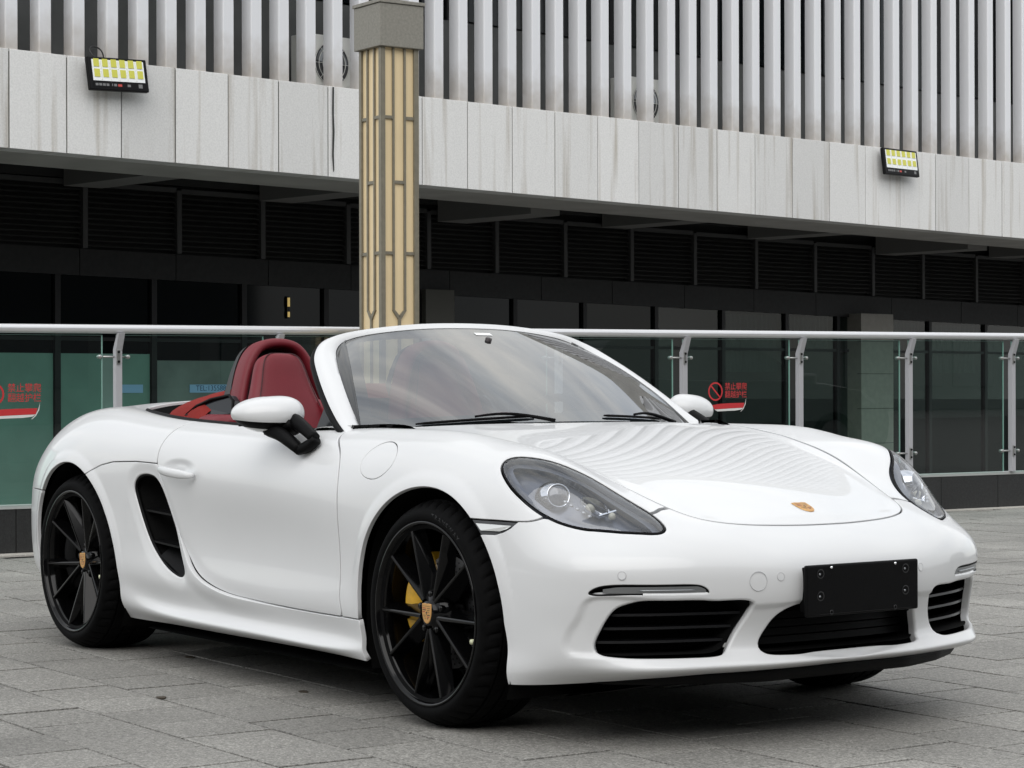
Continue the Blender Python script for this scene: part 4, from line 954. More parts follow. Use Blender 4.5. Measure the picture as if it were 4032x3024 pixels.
for sgn in (-1, 1):
    S = (lambda s: s.mirror()) if sgn < 0 else (lambda s: s)
    fo = S(fender_r if sgn < 0 else fender_l).obj('fender', 'paint_white', CAR)
    if sgn < 0: S(flap).obj('fuel_flap', 'paint_white', fo, label='round fuel filler flap')
    do = S(door).obj('door', 'paint_white', CAR)
    so = S(skirt).obj('side_skirt', 'paint_white', CAR)
    # handle: bowl behind, bar in front
    b = MB(); c, n = at_surf((-1.535,.711), 'xz'); xs = np.linspace(-1.672,-1.425,15); Vv = []; Ff = []
    for i, x in enumerate(xs):
        t = i/14; p, n = at_surf((x, .7175-.020*t), 'xz'); h = .0165*(1-.5*abs(2*t-1)**4); lift = .030*min(1, math.sin(math.pi*t)**.45+.0)+.016
        d = .012
        for k in range(10):
            a = 2*math.pi*k/10; Vv.append((x, p[1]+lift+d*math.cos(a)*.7-.004, p[2]+h*math.sin(a)))
    for i in range(14):
        for k in range(10): Ff.append((i*10+k, i*10+(k+1)%10, (i+1)*10+(k+1)%10, (i+1)*10+k))
    Ff += [tuple(range(9,-1,-1)), tuple(range(140,150))]
    if sgn < 0: Vv = [(x,-y,z) for x,y,z in Vv]; Ff = [q[::-1] for q in Ff]
    mobj('handle', Vv, Ff, 'paint_white', do, smooth=True)
    # side intake: dark duct, blades
    io = empty('side_intake', parent=CAR)
    poly = INTAKE; k = len(poly); P0 = []; P1 = []; P2 = []; cx = poly.mean(0)
    for q in poly:
        p, n = at_surf(q, 'xz'); P0.append((q[0], p[1]-.020, q[1])); g = cx+(q-cx)*.92; P1.append((g[0]+.03, p[1]-.10, g[1]))
    Vv = P0+P1; Ff = [(i, (i+1)%k, k+(i+1)%k, k+i) for i in range(k)]+[tuple(range(k, 2*k))]
    if sgn < 0: Vv = [(x,-y,z) for x,y,z in Vv]; Ff = [q[::-1] for q in Ff]
    mobj('duct', Vv, Ff, 'black_void', io)
    # gasket lip
    Vr = []
    for q in poly:
        p, n = at_surf(q, 'xz'); Vr.append((q[0], sgn*(p[1]-.012), q[1]))
    MB().tube(Vr, .0075, 8, closed=True).build('intake_trim', 'black_plastic', io, smooth=True)
    for zz, dz in ((.565,.004),(.455,.006)):
        row = [q for q in poly if abs(q[1]-zz) < .012]; x0 = min(q[0] for q in row)+.004; x1 = max(q[0] for q in row)-.004
        y0 = .832; b = MB()
        b.prism([(x0,sgn*y0,zz-.004),(x1,sgn*y0,zz-.010-dz),(x1,sgn*(y0+.028),zz-.016-dz),(x0+.02,sgn*(y0+.034),zz-.010)], (0,0,0), (0,0,.007)); b.build('blade', 'black_plastic', io)
    row = [q for q in poly if q[1] < .41]; b = MB()
    ns = 12; Vv = []; Ff = []
    for i in range(ns+1):
        t = i/ns; x = -1.74+.17*t; z = .418-.065*t
        Vv += [(x, sgn*.870, z-.018), (x+.012, sgn*.815, z+.03)]
    Ff = [(2*i,2*i+2,2*i+3,2*i+1) for i in range(ns)]
    mobj('scoop_floor', Vv, Ff, 'black_plastic', io, smooth=True)
    # rear fender, tail lamp
    ro = S(quarter.rolled(.0022,.012,skip=lambda V: mid(V)|cutx(V))).obj('rear_fender', 'paint_white', CAR)
    S(tail.rolled(.002,.02)).obj('tail_light', 'tail_red', CAR)
    # side marker
    mo = S(mark_s.offset(-.003).rolled(.001,.01)).obj('side_marker', 'marker_grey', CAR)
    ml = [(.262,.615),(.392,.6125),(.378,.603),(.352,.5955),(.285,.5955)]
    Vv = []
    for q in ml:
        p, n = at_surf(q, 'xz'); Vv.append((q[0], sgn*(p[1]+.0022), q[1]))
    F0 = tuple(range(len(Vv))); mobj('lens', Vv, [F0 if sgn < 0 else F0[::-1]], 'lamp_white', mo)
rb_s = rbump.rolled(.0022,.012, skip=mid); rb_s.join(rb_s.mirror()).obj('rear_bumper', 'paint_white', CAR)
# dark shell just inside the panels, seen only through the gaps
gi = [(i, j) for i in range(0, nu, 4) for j in range(0, nv, 3)]
ci = list(range(0, nu-1, 4))+[nu-1]; cj = list(range(0, nv-1, 3))+[nv-1]
cg = Surf(np.array([BODY.V[i*nv+j]-BODY.N[i*nv+j]*.014 for i in ci for j in cj]), np.array([BODY.N[i*nv+j] for i in ci for j in cj]),
          [(a*len(cj)+b, (a+1)*len(cj)+b, (a+1)*len(cj)+b+1, a*len(cj)+b+1) for a in range(len(ci)-1) for b in range(len(cj)-1)])
cg = cg.clip(arch_f(cg.V)-.016)
cg = cg.clip(-sd_head(cg.V, cg.N)-.010); cg = cg.clip(-sd_front(cg.V, GRILLE)-.018); cg = cg.clip(-sd_front(cg.V, CGRILLE)-.018); cg = cg.clip(-sd_side(cg.V, INTAKE)-.016)
cg = cg.clip(-sd_front(cg.V, DRL)-.006)
cg.join(cg.mirror()).obj('inner_shell', 'black_void', CAR)

# ---- headlights
def wall(S_, d0, d1, flipn=False):
    E = S_.boundary(); ids = sorted({i for e in E for i in e}); m = {v: k for k, v in enumerate(ids)}; n = len(ids)
    P = S_.V[ids]; Nn = S_.N[ids]; Vv = list(P+Nn*d0)+list(P+Nn*d1)
    return Vv, [(m[j], m[i], n+m[i], n+m[j]) for i, j in E]
lc = lens.V.mean(0)
for sgn in (-1, 1):
    S = (lambda s: s.mirror()) if sgn < 0 else (lambda s: s)
    ho = empty('headlight', parent=CAR)
    S(lens).obj('lens', 'lens_clear', ho)
    ring = lens.clip(-(sd_head(lens.V, lens.N)-.0062)).offset(.0006); S(ring).obj('lamp_trim', 'black_plastic', ho)
    hs = Surf(lens.V-lens.N*.050, lens.N, lens.F)
    S(hs).obj('housing', 'lamp_housing', ho)
    inner = lens.clip(sd_head(lens.V, lens.N)-.005); Vv, Ff = wall(inner, -.002, -.052); Vv = np.array(Vv)
    if sgn < 0: Vv = Vv*FLIP; Ff = [q[::-1] for q in Ff]
    mobj('lamp_wall', Vv, [q[::-1] for q in Ff], 'lamp_dark', ho)
    # dark step bezel following the outline
    bz = lens.clip(-(sd_head(lens.V, lens.N)-.028)).offset(-.022); S(bz).obj('bezel', 'lamp_housing', ho)
    # projector: chrome shroud, ring, glass bulb
    pc, pn = None, None
    h = lens.V-np.array([.459,.723,.711]); q = int(np.argmin((h*h).sum(1))); pc = lens.V[q]-lens.N[q]*.030
    ax = np.array([.90,.28,.24]); ax /= np.linalg.norm(ax)
    b = np.cross(ax, [0,0,1]); b /= np.linalg.norm(b); u_ = np.cross(b, ax)
    def ring_pts(r, a, n=32, off=(0,0)): return [pc+ax*a+(b*(r*math.cos(2*math.pi*k/n)+off[0])+u_*(r*math.sin(2*math.pi*k/n)+off[1])) for k in range(n)]
    def loft(rows):
        n = len(rows[0]); Vv = np.array([p for r in rows for p in r]); Ff = [(i*n+k, i*n+(k+1)%n, (i+1)*n+(k+1)%n, (i+1)*n+k) for i in range(len(rows)-1) for k in range(n)]
        if sgn < 0: Vv = Vv*FLIP; Ff = [q[::-1] for q in Ff]
        return Vv, Ff
    Vv, Ff = loft([ring_pts(.052,-.045), ring_pts(.049,-.020), ring_pts(.043,-.004), ring_pts(.035,.010)]); mobj('shroud', Vv, Ff, 'chrome', ho, smooth=True)
    Vv, Ff = loft([ring_pts(.035,.009), ring_pts(.0345,.014), ring_pts(.0315,.0145), ring_pts(.030,.009)]); mobj('chrome_ring', Vv, Ff, 'chrome', ho, smooth=True)
    Vv, Ff = loft([ring_pts(.0302*math.cos(t), .009+.012*math.sin(t)) for t in np.linspace(0, 1.55, 8)]); mobj('projector', Vv, Ff, 'projector_lens', ho, smooth=True)
    # bright blade and indicator reflector
    t0 = lens.V[int(np.argmin(((lens.V-np.array([.551,.640,.679]))**2).sum(1)))]; n0_ = lens.N[int(np.argmin(((lens.V-np.array([.551,.640,.679]))**2).sum(1)))]
    c0 = t0-n0_*.030
    tl = np.array([.55,-.60,-.42]); tl /= np.linalg.norm(tl); tw = np.cross(n0_, tl)
    def patch(pts, m, nm, up=.0):
        Vv = [c0+tl*a+tw*bb+n0_*cc for a, bb, cc in pts]; k = len(Vv); Vv2 = Vv+[v-n0_*.012 for v in Vv]; Vv2 = np.array(Vv2)
        Ff = [tuple(range(k)), tuple(range(2*k-1, k-1, -1))]+[(i, k+i, k+(i+1)%k, (i+1)%k) for i in range(k)]
        if sgn < 0: Vv2 = Vv2*FLIP; Ff = [q[::-1] for q in Ff]
        mobj(nm, Vv2, Ff, m, ho)
    # indicator: chrome bowl with a cream bulb, a fin beside it and a row of small lamps below
    def dome(ctr, r, sq, m, nm, depth, n=24, rings=7):
        rows = []
        for q in range(rings+1):
            a = math.pi/2*q/rings; rr = r*math.cos(a); rows.append([ctr+tl*rr*math.cos(2*math.pi*k/n)*sq+tw*rr*math.sin(2*math.pi*k/n)+n0_*depth*math.sin(a) for k in range(n)])
        Vv, Ff = loft(rows); mobj(nm, Vv, Ff, m, ho, smooth=True)
    dome(c0+tl*-.010+n0_*.006, .026, 1.75, 'chrome', 'reflector_bowl', -.030)
    dome(c0+tl*-.020+tw*.004-n0_*.010, .013, 1.2, 'lamp_cream', 'indicator_bulb', .018)
    dome(c0+tl*.046+tw*.002+n0_*.002, .013, .8, 'lamp_cream', 'marker_bulb', .012)
    patch([(-.046,-.001,.010),(.032,-.0005,.010),(.032,-.004,.010),(-.046,-.0045,.010)], 'lamp_dark', 'divider')
    patch([(.012,.024,.008),(.016,.026,.008),(.050,-.022,.008),(.046,-.024,.008)], 'chrome', 'fin')
    for q in range(5): dome(c0+tl*(-.088+.020*q)+tw*(.034+.0015*q)+n0_*.002, .0055, 1.3, 'grey_metal', 'lamp_dot', .004, n=12, rings=3)

# ---- grilles
def front_x(y, z): return at_surf((abs(y), z), 'yz')[0][0]
def mesh_sym(Vv, Ff, sgn):
    return (Vv, Ff) if sgn > 0 else ([(x,-y,z) for x,y,z in Vv], [q[::-1] for q in Ff])
def duct(poly, back, name, parent, sgn=1, scale=.96):
    k = len(poly); c = poly.mean(0); P0 = []; P1 = []
    for q in poly:
        x = front_x(q[0], q[1]); P0.append((x-.019, q[0], q[1])); g = c+(q-c)*scale; P1.append((x-back, g[0], g[1]))
    Vv, Ff = mesh_sym(P0+P1, [(i, (i+1)%k, k+(i+1)%k, k+i) for i in range(k)]+[tuple(range(k, 2*k))], sgn); mobj(name, Vv, Ff, 'black_void', parent)
def span(poly, z):
    ys = []
    n = len(poly)
    for i in range(n):
        a, b = poly[i], poly[(i+1)%n]
        if (a[1]-z)*(b[1]-z) < 0: ys.append(a[0]+(z-a[1])*(b[0]-a[0])/(b[1]-a[1]))
    return min(ys), max(ys)
for sgn in (-1, 1):
    go = empty('air_intake', parent=CAR); duct(GRILLE, .16, 'duct', go, sgn)
    for z in (.300,.338,.376):
        y0, y1 = span(GRILLE, z); ys = np.linspace(y0-.004, y1+.004, 16); Vv = []
        for y in ys:
            x = front_x(y, z)-.036
            Vv += [(x,y,z+.0035),(x+.002,y,z-.0035),(x-.034,y,z-.004),(x-.034,y,z+.006)]
        Ff = [(4*i+a, 4*i+(a+1)%4, 4*i+4+(a+1)%4, 4*i+4+a) for i in range(15) for a in range(4)]
        Vv, Ff = mesh_sym(Vv, Ff, sgn); mobj('slat', Vv, Ff, 'slat_black', go)
    # daytime lamp
    lo = empty('daytime_light', parent=CAR)
    k = len(DRL); c = DRL.mean(0); P0 = []; P1 = []; P2 = []
    for q in DRL:
        x = front_x(q[0], q[1]); P0.append((x-.001, q[0], q[1])); g = c+(q-c)*np.array([.965,.70]); P1.append((front_x(*g)-.006, g[0], g[1])); P2.append((front_x(*g)-.004, g[0], g[1]))
    Vv, Ff = mesh_sym(P0+P1+[(x-.03,y,z) for x,y,z in P0], [(i, (i+1)%k, k+(i+1)%k, k+i) for i in range(k)]+[(2*k+i, 2*k+(i+1)%k, (i+1)%k, i) for i in range(k)], sgn); mobj('lamp_trim', Vv, Ff, 'black_plastic', lo)
    # strip of quads for the lens
    ys = np.linspace(g0 := c[0]-.128, c[0]+.118, 20); Vv = []
    for y in ys:
        a, bb = .439, .4565 if y < .70 else .4565-(y-.70)*.20
        Vv += [(front_x(y,a)-.005,y,a),(front_x(y,bb)-.005,y,bb)]
    Vv, Ff = mesh_sym(Vv, [(2*i,2*i+2,2*i+3,2*i+1) for i in range(19)], sgn); mobj('lens', Vv, Ff, 'grey_metal', lo)
    b = MB(); ys = np.linspace(c[0]-.10, c[0]+.04, 12); b.tube([(front_x(y,.447)-.004, sgn*y, .4465) for y in ys], .0028, 6); b.build('light_bar', 'grey_metal', lo, smooth=True)
go = empty('air_intake', parent=CAR); duct(CGRILLE, .13, 'duct', go)
for z in (.288,.312,.336,.360):
    y0, y1 = span(CGRILLE, z); ys = np.linspace(y0-.022, y1+.022, 24); Vv = []
    for y in ys:
        x = front_x(y, z)-.058
        Vv += [(x,y,z+.010),(x+.004,y,z-.009),(x-.02,y,z-.010),(x-.02,y,z+.010)]
    mobj('slat', Vv, [(4*i+a, 4*i+(a+1)%4, 4*i+4+(a+1)%4, 4*i+4+a) for i in range(23) for a in range(4)], 'black_plastic', go)
# black lip under the bumper
Vv = []; ys = np.linspace(-.72, .72, 60)
for y in ys:
    a = abs(y); x = pl(a, [0,.26,.45,.61,.73], [.868,.855,.798,.708,.575]); e = pl(a, [0,.30,.45,.58,.68,.72], [1,1,.85,.62,.4,.1]); zt = pl(a, [0,.26,.45,.61,.73], [.216,.214,.210,.200,.188])
    Vv += [(x,y,zt+.004),(x+.000,y,zt-.010*e),(x-.014,y,zt-.034*e),(x-.05,y,zt-.036*e),(x-.10,y,zt+.002)]
mobj('front_lip', Vv, [(5*i+a, 5*i+5+a, 5*i+5+(a+1)%5, 5*i+(a+1)%5) for i in range(59) for a in range(5)]+[(0,1,2,3,4), tuple(295+a for a in (4,3,2,1,0))], 'black_plastic', CAR, smooth=True)
# underside
Vv = []; Ff = []
xs = np.linspace(.82, -3.36, 40)
for x in xs:
    hw = pl(x, [-3.4,-3.1,-2.85,-2.78,-2.12,-2.05,-.40,-.34,.36,.42,.60,.75,.82], [.3,.6,.76,.50,.50,.81,.81,.50,.50,.78,.68,.52,.35]); z = pl(x, [-3.4,-2.9,-2,.4,.60,.82], [.24,.16,.112,.112,.150,.200])
    Vv += [(x,-hw,z+.006),(x,hw,z+.006)]
for i in range(39): Ff.append((2*i, 2*i+2, 2*i+3, 2*i+1))
mobj('underbody', Vv, Ff, 'sill_underside', CAR)

# ---- small bumper fittings
def disc_on(y, z, r, h, m, name, parent, ringw=0, n=28):
    p, nn = at_surf((abs(y), z), 'yz')
    if y < 0: p = p*FLIP; nn = nn*FLIP
    a = np.cross(nn, [0,0,1.]); a /= np.linalg.norm(a); u_ = np.cross(nn, a)
    if ringw:
        MB().tube([p+nn*h+a*r*math.cos(t)+u_*r*math.sin(t) for t in np.linspace(0, 2*math.pi, n, endpoint=False)], ringw, 5, closed=True).build(name, m, parent, smooth=True)
    else:
        Vv = [p+nn*h]+[p+nn*h*.8+a*r*math.cos(2*math.pi*k/n)+u_*r*math.sin(2*math.pi*k/n) for k in range(n)]
        Vv += [p-nn*.002+a*r*math.cos(2*math.pi*k/n)+u_*r*math.sin(2*math.pi*k/n) for k in range(n)]
        mobj(name, Vv, [(0, 1+(k+1)%n, 1+k) for k in range(n)]+[(1+k, 1+(k+1)%n, 1+n+(k+1)%n, 1+n+k) for k in range(n)], m, parent)
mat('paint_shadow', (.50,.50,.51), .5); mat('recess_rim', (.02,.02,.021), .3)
for y in (-.272, .272, -.694, .694):
    disc_on(y, .476 if abs(y) < .5 else .488, .0105, .0012, 'paint_white', 'parking_sensor', CAR)
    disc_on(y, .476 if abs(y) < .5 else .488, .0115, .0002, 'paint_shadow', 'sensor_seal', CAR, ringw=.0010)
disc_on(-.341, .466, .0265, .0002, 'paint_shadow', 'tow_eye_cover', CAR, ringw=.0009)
# number-plate bracket
po = empty('plate_bracket', parent=CAR)
b = MB(); x1 = .941; b.box((x1-.014,-.218,.362), (x1,.218,.506)); b.build('backing_plate', 'black_plastic', po, bevel=.006, seg=3)
b = MB(); b.box((x1-.050,-.200,.374), (x1-.0145,.200,.498)); b.build('mount', 'black_plastic', po, bevel=.004)
for y, z in ((-.165,.481),(.165,.481),(-.165,.419),(.165,.419)):
    b = MB(); b.lathe([(.0135,.0006),(.0125,.0012),(.010,-.0005),(.008,-.001),(.0001,-.001)], 20, 'x', (x1,y,z)); b.build('screw_recess', 'recess_rim', po, smooth=True)
    b = MB(); b.lathe([(.0034,-.001),(.0030,.0014),(.0001,.0016)], 10, 'x', (x1,y-.003,z-.001)); b.build('screw', 'grey_metal', po, smooth=True)
for y in (-.124,.124):
    b = MB(); b.lathe([(.0042,-.001),(.0038,.0025),(.0001,.003)], 10, 'x', (x1,y,.497)); b.build('screw', 'chrome', po, smooth=True)
    b = MB(); b.lathe([(.007,.0002),(.0065,.0012),(.0045,.0012),(.004,-.0005),(.0001,-.0005)], 16, 'x', (x1,y,.372)); b.build('screw_recess', 'black_gloss', po, smooth=True)
MB().box((x1-.001,-.17,.3675),(x1+.0008,.19,.369)).build('rib', 'black_gloss', po)

# ---- crest: gold shield, red and black bars, horse shield in the middle, lettering band
def shield(n=24):
    P = [(-.5,.56),(-.25,.60),(0,.57),(.25,.60),(.5,.56)]
    P += [(.5-.02*t**2-.48*t**3.2*.0, .56-.75*t) for t in np.linspace(.1,.6,5)]
    P += [(.49*math.cos(a)*1.0, .11-.72*math.sin(a)) for a in np.linspace(.18, math.pi-.18, n)]
    P += [(-x, y) for x, y in [(.5-.02*t**2, .56-.75*t) for t in np.linspace(.6,.1,5)]]
    return P
def crest(parent, M, size):
    b = bpy.data.meshes.new('emblem'); Vv = []; Ff = []; mi = []
    def poly(P, z, m, depth=None):
        k = len(Vv); n = len(P); Vv.extend([(x,y,z) for x,y in P]); Ff.append(tuple(range(k, k+n))[::-1] if depth is None else tuple(range(k,k+n))[::-1]); mi.append(m)
    sh = shield(); k = len(sh)
    Vv += [(x,y,.10) for x,y in sh]+[(x*1.06,y*1.06,0) for x,y in sh]
    Ff.append(tuple(range(k))[::-1]); mi.append(0)
    for i in range(k): Ff.append((i, (i+1)%k, k+(i+1)%k, k+i)); mi.append(0)
    for q in range(3):
        w0 = .055
        y0 = .30-.115*q; poly([(-.44,y0),(-.44,y0+w0),(-.06,y0+w0),(-.06,y0)][::-1], .11, 2 if q % 2 else 1)
        y0 = -.14-.105*q; xr = .42-.10*q; poly([(.05,y0),(.05,y0+w0),(xr,y0+w0),(xr-.03,y0)][::-1], .11, 1 if q % 2 else 2)
    for q in range(3):       # antler bars in the other two quarters
        y0 = .30-.115*q; poly([(.07,y0),(.07,y0+.03),(.40-.05*q,y0+.045),(.40-.05*q,y0+.015)][::-1], .11, 2)
        y0 = -.14-.105*q; poly([(-.40+.09*q,y0),(-.40+.09*q,y0+.03),(-.08,y0+.03),(-.08,y0)][::-1], .11, 2)
    poly([(-.15,.17),(.15,.17),(.15,-.02),(.08,-.14),(0,-.18),(-.08,-.14),(-.15,-.02)][::-1], .13, 0)
    poly([(-.03,-.12),(.03,-.10),(.05,0),(.10,.06),(.06,.13),(.0,.09),(-.05,.12),(-.07,.04),(-.02,-.02)][::-1], .14, 2)
    poly([(-.42,.44),(.42,.44),(.42,.46),(-.42,.46)][::-1], .115, 2)
    b.from_pydata([tuple(M @ Vector((x*size, y*size, z*size*.35))) for x,y,z in Vv], [], Ff)
    for m in ('gold','crest_red','crest_black'): b.materials.append(MATS[m])
    b.polygons.foreach_set('material_index', mi); b.update()
    o = bpy.data.objects.new('emblem', b); link(o, parent); return o
p, n = at_surf((.698,0), 'xy'); n = Vector(n); yv = Vector((-n.z,0,n.x)).normalized(); xv = yv.cross(n)
M = Matrix(((xv.x,yv.x,n.x,p[0]),(xv.y,yv.y,n.y,p[1]),(xv.z,yv.z,n.z,p[2]+.001),(0,0,0,1))); eo = crest(hood_o, M, .052); eo['label'] = 'small gold and red shield-shaped crest'

# ------------------------------------------------------------------ windscreen and its frame
def half_sym(P, n):
    """spline through a half outline that meets its mirror image smoothly on the centre line"""
    P = np.array(P); full = np.vstack([P, (P*FLIP)[-2::-1]])
    t = np.concatenate([[0], np.cumsum(np.sqrt(np.linalg.norm(np.diff(full, axis=0), axis=1)))])
    return spline_mat(t, np.linspace(0, t[len(P)-1], n)) @ full
OUTER = half_sym([(-.630,.757,.856),(-.700,.745,.889),(-.800,.722,.947),(-.900,.693,1.011),(-1.0,.657,1.075),(-1.052,.630,1.111),(-1.094,.588,1.148),(-1.118,.535,1.173),(-1.122,.470,1.190),(-1.117,.380,1.203),(-1.105,.200,1.217),(-1.100,0,1.2215)], 60)
GEDGE = half_sym([(-.645,.690,.858),(-.700,.678,.899),(-.775,.660,.955),(-.850,.636,1.005),(-.925,.608,1.052),(-1.000,.574,1.095),(-1.060,.540,1.128),(-1.087,.500,1.156),(-1.088,.440,1.176),(-1.080,.360,1.190),(-1.066,.200,1.206),(-1.060,0,1.2115)], 60)
# glass patch: base curve -> top curve, edges on the frame line
BASE = smooth_curve([(-.645,-.690,.858),(-.610,-.62,.866),(-.540,-.48,.876),(-.468,-.28,.884),(-.438,0,.888),(-.468,.28,.884),(-.540,.48,.876),(-.610,.62,.866),(-.645,.690,.858)], 61)
iTop = 36    # index on GEDGE where the pillar turns into the header
pil = GEDGE[:iTop+1]; topc = np.vstack([GEDGE[iTop:-1]*FLIP, GEDGE[iTop:][::-1]])
TOP = smooth_curve(topc, 61); PIL = smooth_curve(pil, 31)
ng, mg = 61, 31; GP = np.zeros((ng, mg, 3))
sv = np.linspace(0, 1, ng); tv = np.linspace(0, 1, mg)
for i in range(ng):
    for j, t_ in enumerate(tv): q_ = 2*i/(ng-1)-1; GP[i, j] = (1-t_)*BASE[i]+t_*TOP[i]+np.array([.47,.32*q_,.85])*(.007+.018*q_*q_)*4*t_*(1-t_)
PE = smooth_curve(GP[-1], iTop+1)
def frame_rows(O, Gd):
    rows = []
    for o, g in zip(O, Gd):
        o = np.array(o); g = np.array(g); e = g-o; L_ = np.linalg.norm(e); e /= L_
        out_ = np.array([.35,.55*np.clip(o[1]/.45,-1,1),.75]); out_ -= e*(out_@e); out_ /= np.linalg.norm(out_)
        rows.append([g-out_*.010, g+out_*.002, g+out_*.006-e*.008, o+e*L_*.45+out_*.014, o+e*.010+out_*.008, o, o-out_*.022+e*.006, o-out_*.040+e*.022, o-out_*.036+e*L_*.7])
    return rows
O2 = np.vstack([OUTER[:-1]*FLIP, OUTER[::-1]]); GE2 = np.vstack([GEDGE[:-1]*FLIP, GEDGE[::-1]])
rows = frame_rows(O2, GE2); k = len(rows[0]); Vv = [p for r in rows for p in r]
Ff = [(i*k+a, i*k+(a+1)%k, (i+1)*k+(a+1)%k, (i+1)*k+a) for i in range(len(rows)-1) for a in range(k)]
fo = mobj('windscreen_frame', Vv, Ff, 'paint_white', CAR, smooth=True)
fo.data.set_sharp_from_angle(angle=R(60))
# black weather strip on the rear edge of the frame
MB().tube([o+np.array([-.006,0,-.014]) for o in O2], .012, 8).build('weather_strip', 'black_plastic', fo, smooth=True)
# printed band that closes the strip between the glass edge and the pillar
for sg in (-1, 1):
    Vv = []
    for a_, b_ in zip(PE, GEDGE[:iTop+1]):
        e_ = b_-a_; Vv += [(a_-e_*.15-np.array([.002,0,.003]))*np.array([1,sg,1]), (a_+e_*.55+np.array([.004,0,.006]))*np.array([1,sg,1]), (b_+e_*.10-np.array([.002,0,.003]))*np.array([1,sg,1])]
    mobj('pillar_band', Vv, [(3*i+a,3*i+a+1,3*i+a+4,3*i+a+3) if sg < 0 else (3*i+a+3,3*i+a+4,3*i+a+1,3*i+a) for i in range(iTop) for a in range(2)], 'frit', fo, smooth=True)
GN = -grid_normals(GP); GN = np.where((GN[:,:,0:1] < 0), -GN, GN)
gs = Surf(GP.reshape(-1,3), GN.reshape(-1,3), [(i*mg+j, (i+1)*mg+j, (i+1)*mg+j+1, i*mg+j+1) for i in range(ng-1) for j in range(mg-1)])
wo = gs.obj('windscreen', 'windscreen_glass', CAR)
# frit band printed round the edge of the glass
gi_ = gs.offset(-.004)
ss, tt = np.meshgrid(sv, tv, indexing='ij'); ss = ss.ravel(); tt = tt.ravel()
d_edge = np.minimum(np.minimum(ss, 1-ss)*1.15/.055, np.minimum((1-tt)*.55/.035, tt*.55/.050)).clip(0, 3)
band = Surf(gi_.V, gi_.N, gi_.F).clip(-(d_edge-1)); band.obj('frit_band', 'frit', wo)
# toll sticker and mirror foot, inside the glass near the top
def gpt(s_, t_, d=-.006):
    i = int(round(s_*(ng-1))); j = int(round(t_*(mg-1))); return GP[i, j]+GN[i, j]*d
ip, iq = 30, 28
def sticker():
    Vv = []
    for y in np.linspace(.005, .075, 6):
        for t_ in (.915, .945):
            i = int(np.argmin(np.abs(GP[:, 27, 1]-y))); j = t_*(mg-1); j0 = int(j); p = GP[i, j0]*(1-j+j0)+GP[i, j0+1]*(j-j0); p = p.copy(); p[1] = y; Vv.append(p+GN[i, j0]*.0015)
    return Vv, [(2*i,2*i+2,2*i+3,2*i+1) for i in range(5)]
Vv, Ff = sticker(); mobj('sticker', Vv, [f[::-1] for f in Ff], 'white_sticker', wo)
b = MB(); c = np.array((-.985,0.03,1.125)); Vv = []
for i in range(7):
    a = -math.pi/2+math.pi*i/6
    for kk in range(16):
        t = 2*math.pi*kk/16; Vv.append((c[0]-.012*math.sin(a)*1.2-.02*math.cos(a)*abs(math.cos(t))*0, c[1]+.115*math.cos(a)*math.cos(t), c[2]+.033*math.cos(a)*math.sin(t)))
mobj('rear_view_mirror', Vv, [(i*16+kk, i*16+(kk+1)%16, (i+1)*16+(kk+1)%16, (i+1)*16+kk) for i in range(6) for kk in range(16)], 'dash_dark', CAR, smooth=True)
MB().tube([(-.985,.03,1.135),(-.965,.03,1.175)], .012, 8).build('mirror_foot', 'dash_dark', CAR, smooth=True)
# wipers lie on the glass just above the cowl
def on_glass(y, t_, d):
    j = t_*(mg-1); j0 = min(int(j), mg-2); fr_ = j-j0; row = GP[:, j0]*(1-fr_)+GP[:, j0+1]*fr_; nr = GN[:, j0]
    i = int(np.clip(np.searchsorted(row[:,1], y), 1, ng-1)); a = (y-row[i-1,1])/(row[i,1]-row[i-1,1])
    return row[i-1]*(1-a)+row[i]*a+nr[i]*d
for ya, yb, ta, tb in ((-.53,-.13,.015,.042), (.16,.47,.040,.026)):
    po_ = empty('wiper', parent=CAR); ys = np.linspace(ya, yb, 16)
    MB().tube([on_glass(y, ta+(tb-ta)*k/15, .006) for k, y in enumerate(ys)], [.003]+[.005]*14+[.003], 6).build('blade', 'black_plastic', po_, smooth=True)
    mk = [on_glass(ys[7], .036, .014), on_glass(ys[9], .040, .018), on_glass(ys[12], .036, .018), on_glass(min(yb+.04,.66), .0, .012)+np.array([.03,0,-.006])]
    MB().tube(smooth_curve(mk, 12), np.linspace(.004,.007,12), 6).build('arm', 'black_plastic', po_, smooth=True)
# cowl strip between hood and glass
Vv = []
for i, q in enumerate(BASE):
    p = q+np.array([.10,0,-.026]); Vv += [q+np.array([-.01,0,-.012]), q+np.array([.035,0,-.026]), p+np.array([0,0,-.02])]
Vv = [np.array([p[0], p[1]*.93, p[2]]) for p in Vv]
mobj('cowl', Vv, [(3*i+a, 3*i+a+1, 3*i+4+a, 3*i+3+a) for i in range(60) for a in range(2)], 'black_plastic', CAR)

# ------------------------------------------------------------------ cockpit
def loft_sections(secs, name, m, parent, n=28, e=2.6, mirror_y=1, cap=True, label=None):
    """secs: (cx, cy, cz, half x, half y, tilt) superellipse slices stacked upwards"""
    Vv = []
    for cx, cy, cz, hx, hy, tl in secs:
        for kk in range(n):
            t = 2*math.pi*kk/n; c_, s_ = math.cos(t), math.sin(t)
            px = hx*abs(c_)**(2/e)*np.sign(c_); py = hy*abs(s_)**(2/e)*np.sign(s_)
            Vv.append((cx+px*math.cos(tl), cy+py, cz+px*math.sin(tl)))
    Ff = [(i*n+kk, i*n+(kk+1)%n, (i+1)*n+(kk+1)%n, (i+1)*n+kk) for i in range(len(secs)-1) for kk in range(n)]
    if cap: Ff += [tuple(range(n-1,-1,-1)), tuple(range((len(secs)-1)*n, len(secs)*n))]
    return mobj(name, Vv, Ff, m, parent, smooth=True, label=label)
